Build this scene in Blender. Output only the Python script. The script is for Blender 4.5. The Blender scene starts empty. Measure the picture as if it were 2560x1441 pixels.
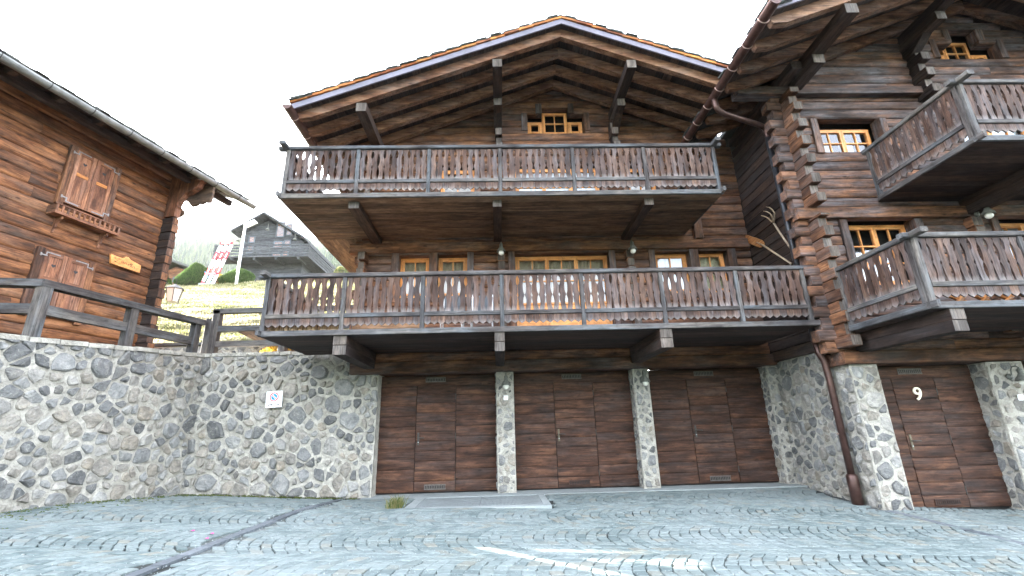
import bpy, math, random
import numpy as np
from mathutils import Vector, Matrix
R = random.Random(7)
D2R = math.radians
S = bpy.context.scene
COL = S.collection

# ------------------------------------------------------------------ camera
H_EYE = 1.13
cam_d = bpy.data.cameras.new('camera'); cam = bpy.data.objects.new('camera', cam_d); COL.objects.link(cam)
cam_d.sensor_width = 36.0; cam_d.lens = 36.0 * 1148.0 / 2560.0
cam_d.clip_start = 0.05; cam_d.clip_end = 3000
def _n(v): v = Vector(v); v.normalize(); return v
# measured vanishing points of the verticals and of the eaves / joists (photo pixels) give the orientation
_up = _n((1180 - 1280, -(-2960 - 720.5), -1148)); _dp = _n((1251 - 1280, -(1079 - 720.5), -1148))
_dp = _n(_dp - _up * _up.dot(_dp)); _rt = _dp.cross(_up)
Rm = Matrix((_rt, _dp, _up))
cam.matrix_world = Matrix.Translation((0, 0, H_EYE)) @ Rm.to_4x4()
S.camera = cam

# ------------------------------------------------------------------ world, sun, exposure
SUN_AZ, SUN_EL = -54.0, 21.4          # degrees from +Y (negative = to the left), degrees up
w = bpy.data.worlds.new('World'); S.world = w; w.use_nodes = True
nt = w.node_tree; nt.nodes.clear()
sky = nt.nodes.new('ShaderNodeTexSky'); sky.sky_type = 'NISHITA'; sky.sun_disc = False
sky.sun_elevation = D2R(SUN_EL); sky.sun_rotation = D2R(SUN_AZ)
sky.altitude = 1500; sky.air_density = 1.0; sky.dust_density = 3.0; sky.ozone_density = 1.0
bg = nt.nodes.new('ShaderNodeBackground'); bg.inputs[1].default_value = 0.15
wo = nt.nodes.new('ShaderNodeOutputWorld')
hs = nt.nodes.new('ShaderNodeHueSaturation'); hs.inputs['Saturation'].default_value = 0.33
nt.links.new(sky.outputs[0], hs.inputs['Color']); nt.links.new(hs.outputs[0], bg.inputs[0]); nt.links.new(bg.outputs[0], wo.inputs[0])
sl = bpy.data.lights.new('sun', 'SUN'); sl.energy = 5.0; sl.angle = D2R(0.5); sl.color = (1.0, 0.93, 0.82)
sun = bpy.data.objects.new('sun', sl); COL.objects.link(sun)
_sd = Vector((math.sin(D2R(SUN_AZ)) * math.cos(D2R(SUN_EL)), math.cos(D2R(SUN_AZ)) * math.cos(D2R(SUN_EL)), math.sin(D2R(SUN_EL))))
sun.rotation_euler = _sd.to_track_quat('Z', 'Y').to_euler()
sun.location = (-30, 30, 40)
S.view_settings.view_transform = 'Standard'; S.view_settings.look = 'None'
S.view_settings.gamma = 1.0; S.view_settings.use_curve_mapping = False
S.view_settings.exposure = 4.35
S.render.engine = 'CYCLES'
S.cycles.max_bounces = 8; S.cycles.transparent_max_bounces = 12; S.cycles.volume_bounces = 0

# ------------------------------------------------------------------ materials
MATS = {}
class NB:
    def __init__(s, name):
        s.m = bpy.data.materials.new(name); s.m.use_nodes = True; s.t = s.m.node_tree; s.t.nodes.clear()
        s.out = s.n('ShaderNodeOutputMaterial'); MATS[name] = s.m
    def n(s, typ, **kw):
        x = s.t.nodes.new(typ)
        for k, v in kw.items(): setattr(x, k, v)
        return x
    def L(s, a, b): s.t.links.new(a, b)
    def val(s, x, i, v):
        if hasattr(v, 'is_linked') or isinstance(v, bpy.types.NodeSocket): s.L(v, x.inputs[i])
        else: x.inputs[i].default_value = v
    def math(s, op, a, b=0.0, clamp=False):
        x = s.n('ShaderNodeMath', operation=op); x.use_clamp = clamp; s.val(x, 0, a); s.val(x, 1, b); return x.outputs[0]
    def vmath(s, op, a, b):
        x = s.n('ShaderNodeVectorMath', operation=op); s.val(x, 0, a); s.val(x, 1, b); return x.outputs[0]
    def noise(s, vec, scale, detail=4, rough=.55, dist=0.0, col=False):
        x = s.n('ShaderNodeTexNoise'); s.L(vec, x.inputs['Vector'])
        x.inputs['Scale'].default_value = scale; x.inputs['Detail'].default_value = detail
        x.inputs['Roughness'].default_value = rough; x.inputs['Distortion'].default_value = dist
        return x.outputs[1 if col else 0]
    def ramp(s, f, stops, interp='LINEAR'):
        x = s.n('ShaderNodeValToRGB'); s.L(f, x.inputs[0]); e = x.color_ramp.elements; x.color_ramp.interpolation = interp
        while len(e) > 1: e.remove(e[-1])
        for i, (p, c) in enumerate(stops):
            if i == 0: e[0].position = p; k = e[0]
            else: k = e.new(p)
            k.color = (c[0], c[1], c[2], 1) if hasattr(c, '__len__') else (c, c, c, 1)
        return x.outputs[0]
    def mix(s, f, a, b, mode='MIX'):
        x = s.n('ShaderNodeMixRGB', blend_type=mode); s.val(x, 0, f)
        for i, c in ((1, a), (2, b)):
            if isinstance(c, tuple): x.inputs[i].default_value = (c[0], c[1], c[2], 1)
            else: s.L(c, x.inputs[i])
        return x.outputs[0]
    def bsdf(s, col, rough=.7, metal=0.0, bump=None, bstr=.3, bdist=.01, spec=.4):
        p = s.n('ShaderNodeBsdfPrincipled')
        if isinstance(col, tuple): p.inputs['Base Color'].default_value = (col[0], col[1], col[2], 1)
        else: s.L(col, p.inputs['Base Color'])
        s.val(p, 'Roughness', rough); p.inputs['Metallic'].default_value = metal
        p.inputs['Specular IOR Level'].default_value = spec
        if bump is not None:
            b = s.n('ShaderNodeBump'); b.inputs['Strength'].default_value = bstr; b.inputs['Distance'].default_value = bdist
            s.L(bump, b.inputs['Height']); s.L(b.outputs[0], p.inputs['Normal'])
        s.L(p.outputs[0], s.out.inputs[0]); return p
    def grain(s):
        a = s.n('ShaderNodeAttribute'); a.attribute_name = 'g'
        o = s.n('ShaderNodeObjectInfo'); rnd = o.outputs['Random']
        c = s.n('ShaderNodeCombineXYZ'); r2 = s.math('MULTIPLY', rnd, 41.0); r3 = s.math('MULTIPLY', rnd, 17.3)
        s.L(r2, c.inputs[0]); s.L(r3, c.inputs[1]); s.L(r2, c.inputs[2])
        return s.vmath('ADD', a.outputs['Vector'], c.outputs[0]), rnd
    def obj(s): return s.n('ShaderNodeTexCoord').outputs['Object']

def wood(name, dark, mid, light, grey, grey_amt=.4, var=.5, knots=.6, rough=.75, streak=.6, spec=.25, foot=False):
    b = NB(name); v, rnd = b.grain()
    v1 = b.vmath('MULTIPLY', v, (1.6, 8, 8)); v2 = b.vmath('MULTIPLY', v, (.8, 2.6, 2.6)); v3 = b.vmath('MULTIPLY', v, (2.6, 58, 58))
    n1 = b.noise(v1, 1.0, 5, .6, .3); n2 = b.noise(v2, 1.0, 4, .6, .5); n3 = b.noise(v3, 1.0, 3, .6)
    n1b = b.math('ADD', n1, b.math('MULTIPLY', b.math('SUBTRACT', rnd, .5), .22 * var * 2))
    c = b.ramp(n1b, [(.30, dark), (.5, mid), (.72, light)])
    gm = b.ramp(n2, [(.44 - .18 * (grey_amt - .4), 0.0), (.62, grey_amt * 1.1)])
    n4 = b.noise(b.vmath('MULTIPLY', v, (1.8, 22, 22)), 1.0, 3, .6)
    gm2 = b.math('MULTIPLY', gm, b.ramp(n4, [(.35, .25), (.6, 1.0)]), True)
    c = b.mix(gm2, c, grey)
    k = b.n('ShaderNodeTexVoronoi'); k.feature = 'F1'; b.L(b.vmath('MULTIPLY', v, (2.3, 5.5, 5.5)), k.inputs['Vector'])
    k.inputs['Scale'].default_value = 1.0
    kd = b.ramp(k.outputs['Distance'], [(.05, knots), (.09, knots * .45), (.15, 0.0)])
    c = b.mix(kd, c, (dark[0] * .45, dark[1] * .4, dark[2] * .4))
    st = b.ramp(n3, [(.3, 1 - streak), (.55, 1.0), (.8, 1.12)])
    c = b.mix(1.0, c, st, 'MULTIPLY')
    if foot:      # sawn boards weathered pale at their lower ends
        at = b.n('ShaderNodeAttribute'); at.attribute_name = 'g'; sp = b.n('ShaderNodeSeparateXYZ'); b.L(at.outputs['Vector'], sp.inputs[0])
        fm = b.ramp(b.math('ADD', sp.outputs[0], b.math('MULTIPLY', n4, .12)), [(.05, .4), (.14, 0.0)])
        c = b.mix(fm, c, (.27, .26, .255))
    n5 = b.noise(b.vmath('MULTIPLY', v, (5.5, 11.0, 11.0)), 1.0, 6, .72, .6)
    c = b.mix(1.0, c, b.ramp(n5, [(.28, .45), (.46, .95), (.56, 1.08), (.72, 1.45)]), 'MULTIPLY')
    br = b.math('ADD', b.math('MULTIPLY', b.math('FRACT', b.math('MULTIPLY', rnd, 7.77)), var * .7), 1 - var * .35)
    c = b.mix(1.0, c, b.n2rgb(br), 'MULTIPLY')
    b.bsdf(c, rough, bump=b.math('ADD', n3, b.math('MULTIPLY', n1, .7)), bstr=.45, bdist=.006, spec=spec)
    return b.m
def _n2rgb(s, v):
    x = s.n('ShaderNodeCombineXYZ')
    for i in range(3): s.L(v, x.inputs[i])
    return x.outputs[0]
NB.n2rgb = _n2rgb
wood('log_wood', (.030, .014, .009), (.10, .043, .022), (.25, .115, .055), (.125, .115, .115), .42, .38, .75, streak=.58)
wood('log_wood_grey', (.026, .016, .013), (.085, .044, .029), (.25, .115, .058), (.15, .15, .165), .52, .4, .75, streak=.58)
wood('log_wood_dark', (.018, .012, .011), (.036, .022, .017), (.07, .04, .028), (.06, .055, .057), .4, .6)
wood('garage_wood', (.019, .009, .006), (.057, .025, .015), (.13, .060, .033), (.060, .050, .048), .45, .14, .8, streak=.65)
wood('rail_wood', (.022, .018, .018), (.065, .056, .053), (.13, .115, .10), (.105, .122, .138), .6, .45, .5, streak=.6)
wood('baluster_wood', (.024, .012, .009), (.070, .037, .026), (.14, .084, .060), (.11, .112, .125), .45, .38, .5, streak=.65, foot=True)
wood('soffit_wood', (.06, .036, .024), (.14, .085, .052), (.25, .165, .10), (.10, .08, .07), .4, .6)
wood('rafter_wood', (.05, .022, .013), (.15, .068, .036), (.30, .16, .09), (.23, .19, .165), .36, .4, .6)
wood('orange_log', (.035, .015, .008), (.13, .05, .02), (.30, .13, .055), (.12, .09, .072), .40, .4, .85, streak=.55)
wood('shutter_wood', (.07, .03, .018), (.17, .07, .038), (.30, .14, .075), (.24, .15, .115), .4, .4)
wood('pine', (.46, .17, .045), (.64, .27, .085), (.74, .38, .16), (.66, .32, .12), .2, .25, .3, .5, .25)
wood('pale_pine', (.40, .25, .15), (.58, .40, .26), (.70, .52, .36), (.6, .45, .32), .3, .5, .4)
wood('end_grain', (.045, .034, .027), (.095, .076, .062), (.16, .13, .11), (.135, .128, .125), .5, .4, .4)
wood('shingle_orange', (.13, .035, .012), (.33, .105, .028), (.52, .22, .06), (.15, .09, .06), .4, .8, .3)
wood('grey_board', (.028, .030, .033), (.05, .053, .057), (.075, .08, .085), (.08, .085, .09), .5, .4, .3, streak=.5)
wood('peel_wood', (.30, .11, .03), (.42, .17, .055), (.52, .25, .1), (.4, .2, .1), .2, .3, .2)
wood('stick_wood', (.25, .17, .10), (.40, .29, .19), (.52, .42, .30), (.42, .36, .3), .4, .3, .3)

def rnd_attr(b):
    a = b.n('ShaderNodeAttribute'); a.attribute_name = 'rnd'
    o = b.n('ShaderNodeObjectInfo')
    return b.math('FRACT', b.math('ADD', b.math('MULTIPLY', o.outputs['Random'], 7.13), a.outputs['Fac']))
b = NB('stone'); o = b.obj(); r = rnd_attr(b)
c = b.ramp(r, [(0, (.115, .117, .118)), (.12, (.17, .172, .172)), (.33, (.23, .232, .23)), (.52, (.30, .30, .292)), (.66, (.27, .238, .195)), (.78, (.36, .355, .34)), (.9, (.31, .28, .24)), (1, (.15, .152, .152))])
n1 = b.noise(o, 8, 7, .68, .6); n2 = b.noise(o, 34, 6, .65); n3 = b.noise(o, 16, 5, .6, 1.2)
c = b.mix(1.0, c, b.ramp(n1, [(.28, (.50, .51, .53)), (.5, (.95, .95, .95)), (.72, (1.4, 1.36, 1.28))]), 'MULTIPLY')
c = b.mix(b.ramp(n3, [(.54, 0.0), (.70, .55)]), c, (.43, .42, .385))
c = b.mix(b.ramp(n2, [(.30, .35), (.42, 0.0)]), c, (.06, .06, .06))
b.bsdf(c, .85, bump=b.math('ADD', b.math('MULTIPLY', n1, 2.2), n2), bstr=1.0, bdist=.03, spec=.25)
b = NB('mortar'); o = b.obj(); n1 = b.noise(o, 2.2, 6, .62); n2 = b.noise(o, 70, 6, .7); n3 = b.noise(o, 11, 5, .65, .5)
c = b.ramp(n1, [(.3, (.37, .35, .30)), (.5, (.50, .475, .42)), (.72, (.60, .575, .515))])
c = b.mix(1.0, c, b.ramp(n3, [(.3, .62), (.6, 1.10)]), 'MULTIPLY')
c = b.mix(1.0, c, b.ramp(n2, [(.3, .78), (.7, 1.12)]), 'MULTIPLY')
b.bsdf(c, .95, bump=b.math('ADD', n2, b.math('MULTIPLY', n3, 2.6)), bstr=1.0, bdist=.03, spec=.1)
b = NB('sett'); o = b.obj(); r = rnd_attr(b); n1 = b.noise(o, 22, 5, .65, .3); n0 = b.noise(o, .55, 4, .6)
c = b.ramp(r, [(0, (.088, .115, .115)), (.3, (.122, .153, .151)), (.6, (.16, .192, .188)), (.85, (.135, .162, .155)), (.93, (.17, .172, .147)), (1, (.10, .128, .126))])
c = b.mix(1.0, c, b.ramp(n1, [(.3, (.68, .68, .69)), (.6, (1.08, 1.08, 1.08))]), 'MULTIPLY')
c = b.mix(b.ramp(n0, [(.45, 0.0), (.66, .4)]), c, (.215, .245, .247))
b.bsdf(c, .75, bump=n1, bstr=.6, bdist=.008, spec=.3)
b = NB('joint_sand'); o = b.obj(); n0 = b.noise(o, .6, 4, .6, .3); n1 = b.noise(o, 55, 5, .7); n2 = b.noise(o, 3.5, 4, .6)
c = b.ramp(n0, [(.42, (.028, .031, .029)), (.54, (.07, .077, .074)), (.68, (.17, .185, .18))])
sx = b.n('ShaderNodeSeparateXYZ'); b.L(o, sx.inputs[0])
moss = b.math('MULTIPLY', b.ramp(b.math('MULTIPLY', sx.outputs[0], -.1), [(.27, 0.0), (.42, 1.0)]), b.ramp(n2, [(.5, 0.0), (.62, .75)]))
c = b.mix(moss, c, (.055, .08, .02))
c = b.mix(1.0, c, b.ramp(n1, [(.3, .6), (.7, 1.3)]), 'MULTIPLY')
b.bsdf(c, .95, bump=n1, bstr=.9, bdist=.01, spec=.15)
b = NB('gravel'); r = rnd_attr(b)
b.bsdf(b.ramp(r, [(0, (.12, .145, .147)), (.5, (.19, .22, .222)), (.85, (.27, .30, .30)), (1, (.24, .225, .20))]), .8, spec=.3)
b = NB('dark_slab'); o = b.obj(); r = rnd_attr(b); n1 = b.noise(o, 25, 5, .6)
b.bsdf(b.mix(1.0, b.ramp(r, [(0, (.06, .07, .08)), (1, (.12, .135, .15))]), b.ramp(n1, [(.3, .7), (.7, 1.3)]), 'MULTIPLY'), .8, bump=n1, bstr=.5)
b = NB('concrete'); o = b.obj(); n1 = b.noise(o, 4, 5, .6); n2 = b.noise(o, 90, 4, .6)
b.bsdf(b.mix(1.0, b.ramp(n1, [(.3, (.20, .23, .23)), (.7, (.30, .325, .32))]), b.ramp(n2, [(.3, .8), (.7, 1.1)]), 'MULTIPLY'), .9, bump=n2, bstr=.5, bdist=.006)
def plain(name, col, rough=.5, metal=0.0, nscale=30, namt=.25, spec=.4, bump=.15):
    b = NB(name); o = b.obj(); n1 = b.noise(o, nscale, 4, .6)
    c = b.mix(1.0, col, b.ramp(n1, [(.3, 1 - namt), (.7, 1 + namt)]), 'MULTIPLY')
    b.bsdf(c, rough, metal, bump=n1, bstr=bump, bdist=.004, spec=spec); return b.m
plain('copper', (.07, .038, .032), .38, .5, 9, .35)
plain('pipe_dark', (.035, .038, .045), .4, .4, 9, .3)
plain('copper_light', (.42, .29, .25), .45, .5, 14, .25)
plain('zinc', (.17, .175, .17), .45, .4, 6, .35)
plain('fascia_metal', (.145, .135, .17), .55, .1, 3, .25)
plain('slate', (.06, .065, .06), .8, 0, 18, .5)
plain('steel', (.30, .335, .34), .5, .2, 20, .15)
plain('steel_dark', (.07, .08, .09), .6, .3, 20, .2)
plain('iron', (.05, .048, .045), .55, .4, 25, .3)
plain('hinge_metal', (.20, .19, .19), .55, .4, 30, .3)
plain('lamp_metal', (.13, .135, .12), .55, .25, 25, .3)
plain('grille', (.085, .075, .068), .6, .2, 25, .3)
plain('grille_dark', (.012, .011, .01), .8)
plain('brass', (.10, .085, .06), .4, .5)
plain('white_paint', (.80, .81, .82), .45, 0, 40, .04, .4, .03)
plain('cream', (.78, .72, .56), .5, 0, 40, .05)
plain('sign_red', (.62, .015, .03), .4, 0, 40, .05)
plain('sign_blue', (.0, .22, .62), .4, 0, 40, .05)
plain('black', (.012, .014, .016), .6)
plain('bulb', (.75, .74, .68), .25, 0, 20, .03)
plain('core', (.012, .01, .009), .9)
plain('curtain', (.40, .345, .275), .9, 0, 60, .25)
plain('curtain_print', (.46, .44, .33), .9, 0, 20, .35)
plain('shade', (.62, .66, .72), .8, 0, 20, .05)
plain('trunk', (.06, .045, .035), .9)
plain('petal', (.55, .01, .22), .6)
plain('rock', (.19, .19, .185), .9, 0, 6, .4)
plain('blue_paint', (.10, .22, .45), .5)
b = NB('glass')
fr = b.n('ShaderNodeFresnel'); fr.inputs[0].default_value = 1.5
gl = b.n('ShaderNodeBsdfGlossy'); gl.inputs['Roughness'].default_value = .03; gl.inputs[0].default_value = (.95, .97, 1, 1)
tr = b.n('ShaderNodeBsdfTransparent'); tr.inputs[0].default_value = (.86, .88, .87, 1)
mx = b.n('ShaderNodeMixShader'); b.L(b.math('ADD', b.math('MULTIPLY', fr.outputs[0], 1.0), .03, True), mx.inputs[0]); b.L(tr.outputs[0], mx.inputs[1]); b.L(gl.outputs[0], mx.inputs[2])
b.L(mx.outputs[0], b.out.inputs[0])
def leafmat(name, c0, c1, trans=.35):
    b = NB(name); a = b.n('ShaderNodeAttribute'); a.attribute_name = 'rnd'
    c = b.ramp(a.outputs['Fac'], [(0, c0), (1, c1)])
    d = b.n('ShaderNodeBsdfDiffuse'); b.L(c, d.inputs[0]); t = b.n('ShaderNodeBsdfTranslucent'); b.L(c, t.inputs[0])
    m = b.n('ShaderNodeMixShader'); m.inputs[0].default_value = trans; b.L(d.outputs[0], m.inputs[1]); b.L(t.outputs[0], m.inputs[2]); b.L(m.outputs[0], b.out.inputs[0])
leafmat('leaf_green', (.028, .055, .018), (.085, .13, .04))
leafmat('leaf_yellow', (.35, .20, .03), (.5, .33, .06))
leafmat('grass_blade', (.10, .12, .045), (.40, .35, .21), .5)
leafmat('grass_tuft', (.05, .09, .025), (.24, .21, .10))
leafmat('forest', (.022, .045, .028), (.07, .10, .045), .25)
b = NB('lawn'); o = b.obj(); n0 = b.noise(o, .5, 4, .6); n1 = b.noise(b.vmath('MULTIPLY', o, (1.5, 4.5, 4.5)), 2.2, 5, .65); n2 = b.noise(o, 40, 4, .6)
c = b.ramp(n1, [(.35, (.09, .105, .045)), (.5, (.20, .19, .11)), (.66, (.36, .32, .21))])
c = b.mix(1.0, c, b.ramp(n2, [(.3, .65), (.7, 1.3)]), 'MULTIPLY')
b.bsdf(c, .95, bump=b.math('ADD', n2, b.math('MULTIPLY', n1, 2.5)), bstr=1.0, bdist=.06, spec=.1)
b = NB('hill_ground'); o = b.obj(); b.bsdf(b.ramp(b.noise(o, .05, 5, .6), [(.35, (.03, .055, .03)), (.65, (.07, .09, .045))]), .95, spec=.05)

# ------------------------------------------------------------------ mesh helpers
class MB:
    def __init__(s): s.v = []; s.f = []; s.g = []; s.r = []; s.sm = False
    def add(s, vs, fs, ax='x', gs=None, rnd=0.0, off=None):
        o = len(s.v); off = off or (0, 0, 0)
        for i, p in enumerate(vs):
            s.v.append(tuple(p))
            q = gs[i] if gs else p
            g = {'x': (q[0], q[1], q[2]), 'y': (q[1], q[2], q[0]), 'z': (q[2], q[0], q[1])}[ax]
            s.g.append((g[0] + off[0], g[1] + off[1], g[2] + off[2])); s.r.append(rnd)
        s.f += [tuple(k + o for k in f) for f in fs]
    def box(s, x0, x1, y0, y1, z0, z1, ax='x', ch=0.0, **kw):
        """box; ch chamfers the four long edges"""
        if ch <= 0:
            vs = [(x0, y0, z0), (x1, y0, z0), (x1, y1, z0), (x0, y1, z0), (x0, y0, z1), (x1, y0, z1), (x1, y1, z1), (x0, y1, z1)]
            s.add(vs, [(0, 3, 2, 1), (4, 5, 6, 7), (0, 1, 5, 4), (1, 2, 6, 5), (2, 3, 7, 6), (3, 0, 4, 7)], ax, **kw); return
        if ax == 'x': a, (u0, u1), (w0, w1), f = (x0, x1), (y0, y1), (z0, z1), lambda t, u, w_: (t, u, w_)
        elif ax == 'y': a, (u0, u1), (w0, w1), f = (y0, y1), (z0, z1), (x0, x1), lambda t, u, w_: (w_, t, u)
        else: a, (u0, u1), (w0, w1), f = (z0, z1), (x0, x1), (y0, y1), lambda t, u, w_: (u, w_, t)
        c = ch
        pr = [(u0 + c, w0), (u1 - c, w0), (u1, w0 + c), (u1, w1 - c), (u1 - c, w1), (u0 + c, w1), (u0, w1 - c), (u0, w0 + c)]
        vs = [f(t, u, w_) for t in a for u, w_ in pr]; n = 8
        fs = [(i, (i + 1) % n, (i + 1) % n + n, i + n) for i in range(n)] + [tuple(range(n - 1, -1, -1)), tuple(range(n, 2 * n))]
        s.add(vs, fs, ax, **kw)
    def log(s, x0, x1, yf, yb, z0, z1, bulge=.014, **kw):
        h = z1 - z0
        s.prism([(yb, z0), (yb, z1), (yf + bulge * 1.5, z1), (yf + bulge * .45, z1 - h * .13), (yf, z0 + h * .62), (yf, z0 + h * .38), (yf + bulge * .45, z0 + h * .13), (yf + bulge * 1.5, z0)], x0, x1, 'yz', 'x', **kw)
    def prism(s, pts, h0, h1, plane='xz', ax='x', **kw):
        """polygon pts in plane, extruded along the remaining axis h0..h1"""
        f = {'xz': lambda a, b_, h: (a, h, b_), 'xy': lambda a, b_, h: (a, b_, h), 'yz': lambda a, b_, h: (h, a, b_)}[plane]
        n = len(pts); vs = [f(a, b_, h) for h in (h0, h1) for a, b_ in pts]
        ar = sum(pts[i][0] * pts[(i + 1) % n][1] - pts[(i + 1) % n][0] * pts[i][1] for i in range(n))
        flip = (ar < 0) ^ (plane == 'xz')
        fs = [(i, (i + 1) % n, (i + 1) % n + n, i + n) for i in range(n)] + [tuple(range(n - 1, -1, -1)), tuple(range(n, 2 * n))]
        if flip: fs = [tuple(reversed(q)) for q in fs]
        s.add(vs, fs, ax, **kw)
    def beam(s, p0, p1, wd, ht, up=(0, 0, 1), rnd=0.0, ch=0.0):
        """box between two points, wd across, ht along up"""
        p0 = Vector(p0); p1 = Vector(p1); d = (p1 - p0); L_ = d.length; d.normalize()
        sd = d.cross(Vector(up)); sd.normalize(); u = sd.cross(d); u.normalize()
        vs = []; gs = []
        for t in (0, L_):
            for a, b_ in ((-1, -1), (1, -1), (1, 1), (-1, 1)):
                vs.append(p0 + d * t + sd * (a * wd / 2) + u * (b_ * ht / 2)); gs.append((t + p0.x, a * wd / 2 + p0.y, b_ * ht / 2 + p0.z))
        s.add(vs, [(0, 1, 2, 3), (7, 6, 5, 4), (0, 4, 5, 1), (1, 5, 6, 2), (2, 6, 7, 3), (3, 7, 4, 0)], 'x', gs=gs, rnd=rnd)
    def tube(s, path, r, n=8, cap=True, rnd=0.0):
        path = [Vector(p) for p in path]; rs = r if hasattr(r, '__len__') else [r] * len(path)
        vs = []; gs = []; pu = None; L_ = 0
        for i, p in enumerate(path):
            d = (path[min(i + 1, len(path) - 1)] - path[max(i - 1, 0)]); d.normalize()
            if i: L_ += (p - path[i - 1]).length
            if pu is None: pu = d.orthogonal()
            u = pu - d * pu.dot(d); u.normalize(); pu = u; q = d.cross(u)
            for k in range(n):
                a = 2 * math.pi * k / n
                vs.append(p + (u * math.cos(a) + q * math.sin(a)) * rs[i]); gs.append((L_, a * rs[i], 0))
        fs = [(i * n + k, i * n + (k + 1) % n, (i + 1) * n + (k + 1) % n, (i + 1) * n + k) for i in range(len(path) - 1) for k in range(n)]
        if cap: fs += [tuple(range(n - 1, -1, -1)), tuple(range((len(path) - 1) * n, len(path) * n))]
        s.add(vs, fs, 'x', gs=gs, rnd=rnd)
    def lathe(s, prof, c=(0, 0, 0), n=14):
        """profile (r, z) turned about a vertical axis through c"""
        vs = [(c[0] + r * math.cos(2 * math.pi * k / n), c[1] + r * math.sin(2 * math.pi * k / n), c[2] + z) for r, z in prof for k in range(n)]
        m = len(prof)
        fs = [(i * n + k, i * n + (k + 1) % n, (i + 1) * n + (k + 1) % n, (i + 1) * n + k) for i in range(m - 1) for k in range(n)]
        fs += [tuple(range(n - 1, -1, -1)), tuple(range((m - 1) * n, m * n))]
        s.add(vs, fs, 'z')
    def mesh(s, name, mat, smooth=False):
        me = bpy.data.meshes.new(name); me.from_pydata(s.v, [], s.f)
        a = me.attributes.new('g', 'FLOAT_VECTOR', 'POINT'); a.data.foreach_set('vector', np.array(s.g, dtype=np.float32).ravel())
        a = me.attributes.new('rnd', 'FLOAT', 'POINT'); a.data.foreach_set('value', np.array(s.r, dtype=np.float32))
        for m in (mat if isinstance(mat, (list, tuple)) else [mat]): me.materials.append(MATS[m])
        if smooth: me.polygons.foreach_set('use_smooth', [True] * len(me.polygons))
        me.update(); return me
    def build(s, name, mat, parent=None, smooth=False, **kw): return link(name, s.mesh(name, mat, smooth), parent, **kw)
def link(name, me, parent=None, loc=None, rot=None):
    o = bpy.data.objects.new(name, me); COL.objects.link(o)
    if parent is not None: o.parent = parent
    if loc is not None: o.location = loc
    if rot is not None: o.rotation_euler = rot
    return o
def thing(name, label, cat, loc=(0, 0, 0), rz=0, group=None):
    o = bpy.data.objects.new(name, None); COL.objects.link(o); o.location = loc; o.rotation_euler = (0, 0, rz); o.empty_display_size = .2
    return tag(o, label, cat, group)
def tag(o, label, cat, group=None):
    o['label'] = label; o['category'] = cat
    if group: o['group'] = group
    return o
def struct(o): o['kind'] = 'structure'; return o
def stuff(o): o['kind'] = 'stuff'; return o
def box(name, mat, parent, *a, **kw):
    m = MB(); m.box(*a, **kw); return m.build(name, mat, parent)
def roff(): return (R.uniform(-40, 40), R.uniform(-9, 9), R.uniform(-9, 9))

# ------------------------------------------------------------------ ground
def lerp_tab(tab, x):
    if x <= tab[0][0]: return tab[0][1]
    for (a, va), (b_, vb) in zip(tab, tab[1:]):
        if x <= b_: t = (x - a) / (b_ - a); t = t * t * (3 - 2 * t) * .5 + t * .5; return va + (vb - va) * t
    return tab[-1][1]
G9 = [(-40, .9), (-7, .20), (-6, .16), (-2.6, .0), (6, .0), (9, -.02), (40, -.6)]
G7 = [(-40, 1.2), (-7, .31), (-2, .07), (2, -.04), (5.8, -.14), (8, -.25), (12, -.45), (40, -1.6)]
G4 = [(-40, 1.2), (-7, .33), (-2, .03), (2, -.1), (6, -.25), (9, -.38), (40, -1.6)]
def gz(x, y):
    if y >= 9.5: return lerp_tab(G9, x)
    if y >= 7.6: t = (9.5 - y) / 1.9; return lerp_tab(G9, x) * (1 - t) + lerp_tab(G7, x) * t
    if y >= 4: t = (7.6 - y) / 3.6; return lerp_tab(G7, x) * (1 - t) + lerp_tab(G4, x) * t
    return lerp_tab(G4, x) - (4 - y) * .02
def sheet(name, xs, ys, zf, mat, smooth=True):
    m = MB(); nx = len(xs)
    vs = [(x, y, zf(x, y)) for y in ys for x in xs]
    fs = [(j * nx + i, j * nx + i + 1, (j + 1) * nx + i + 1, (j + 1) * nx + i) for j in range(len(ys) - 1) for i in range(nx - 1)]
    m.add(vs, fs, 'x'); return m.build(name, mat, None, smooth)
xs = [-650, -400, -100, -40, -20] + [-14 + .5 * i for i in range(61)] + [20, 30, 60, 200, 650]
ys = [-650, -300, -100, -30, -10, -4] + [-2 + .5 * i for i in range(26)]
ground = struct(sheet('ground', xs, ys, lambda x, y: gz(x, y) - .022, 'joint_sand'))

# granite setts laid in segmental arcs
def drain_x(y): return -3.05 + (y - 4.4) * .022      # dark slab row crossing the yard on the left
setts = []
PITCH = .122; WC = 1.30; NA = 10
k = 0; y0 = 1.2
while y0 < 9.7:
    x0 = -8.6 + R.uniform(0, .1)
    while x0 < 11.5:
        for i in range(NA):
            t0 = -1 + 2 * i / NA; t1 = -1 + 2 * (i + 1) / NA
            tm = (t0 + t1) / 2
            def pt(t, dx): return (x0 + dx + .3 - .27 * (1 - t * t), y0 + WC / 2 + t * WC / 2)
            cx, cy = pt(tm, PITCH / 2)
            if cy > 9.2 or cy < 1.2 or cx < -7.3 + .17 * (cy - 5): continue
            if cx > 5.66 and (cy > 7.72 or (cy > 7.38 and cx < 6.35)): continue
            if -1.58 < cx < .83 and 7.65 < cy < 9.22: continue
            if abs(cx - drain_x(cy)) < .14: continue
            setts.append((cx, cy, [pt(t0, 0), pt(t0, PITCH), pt(t1, PITCH), pt(t1, 0)]))
        x0 += PITCH
    y0 += WC
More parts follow.
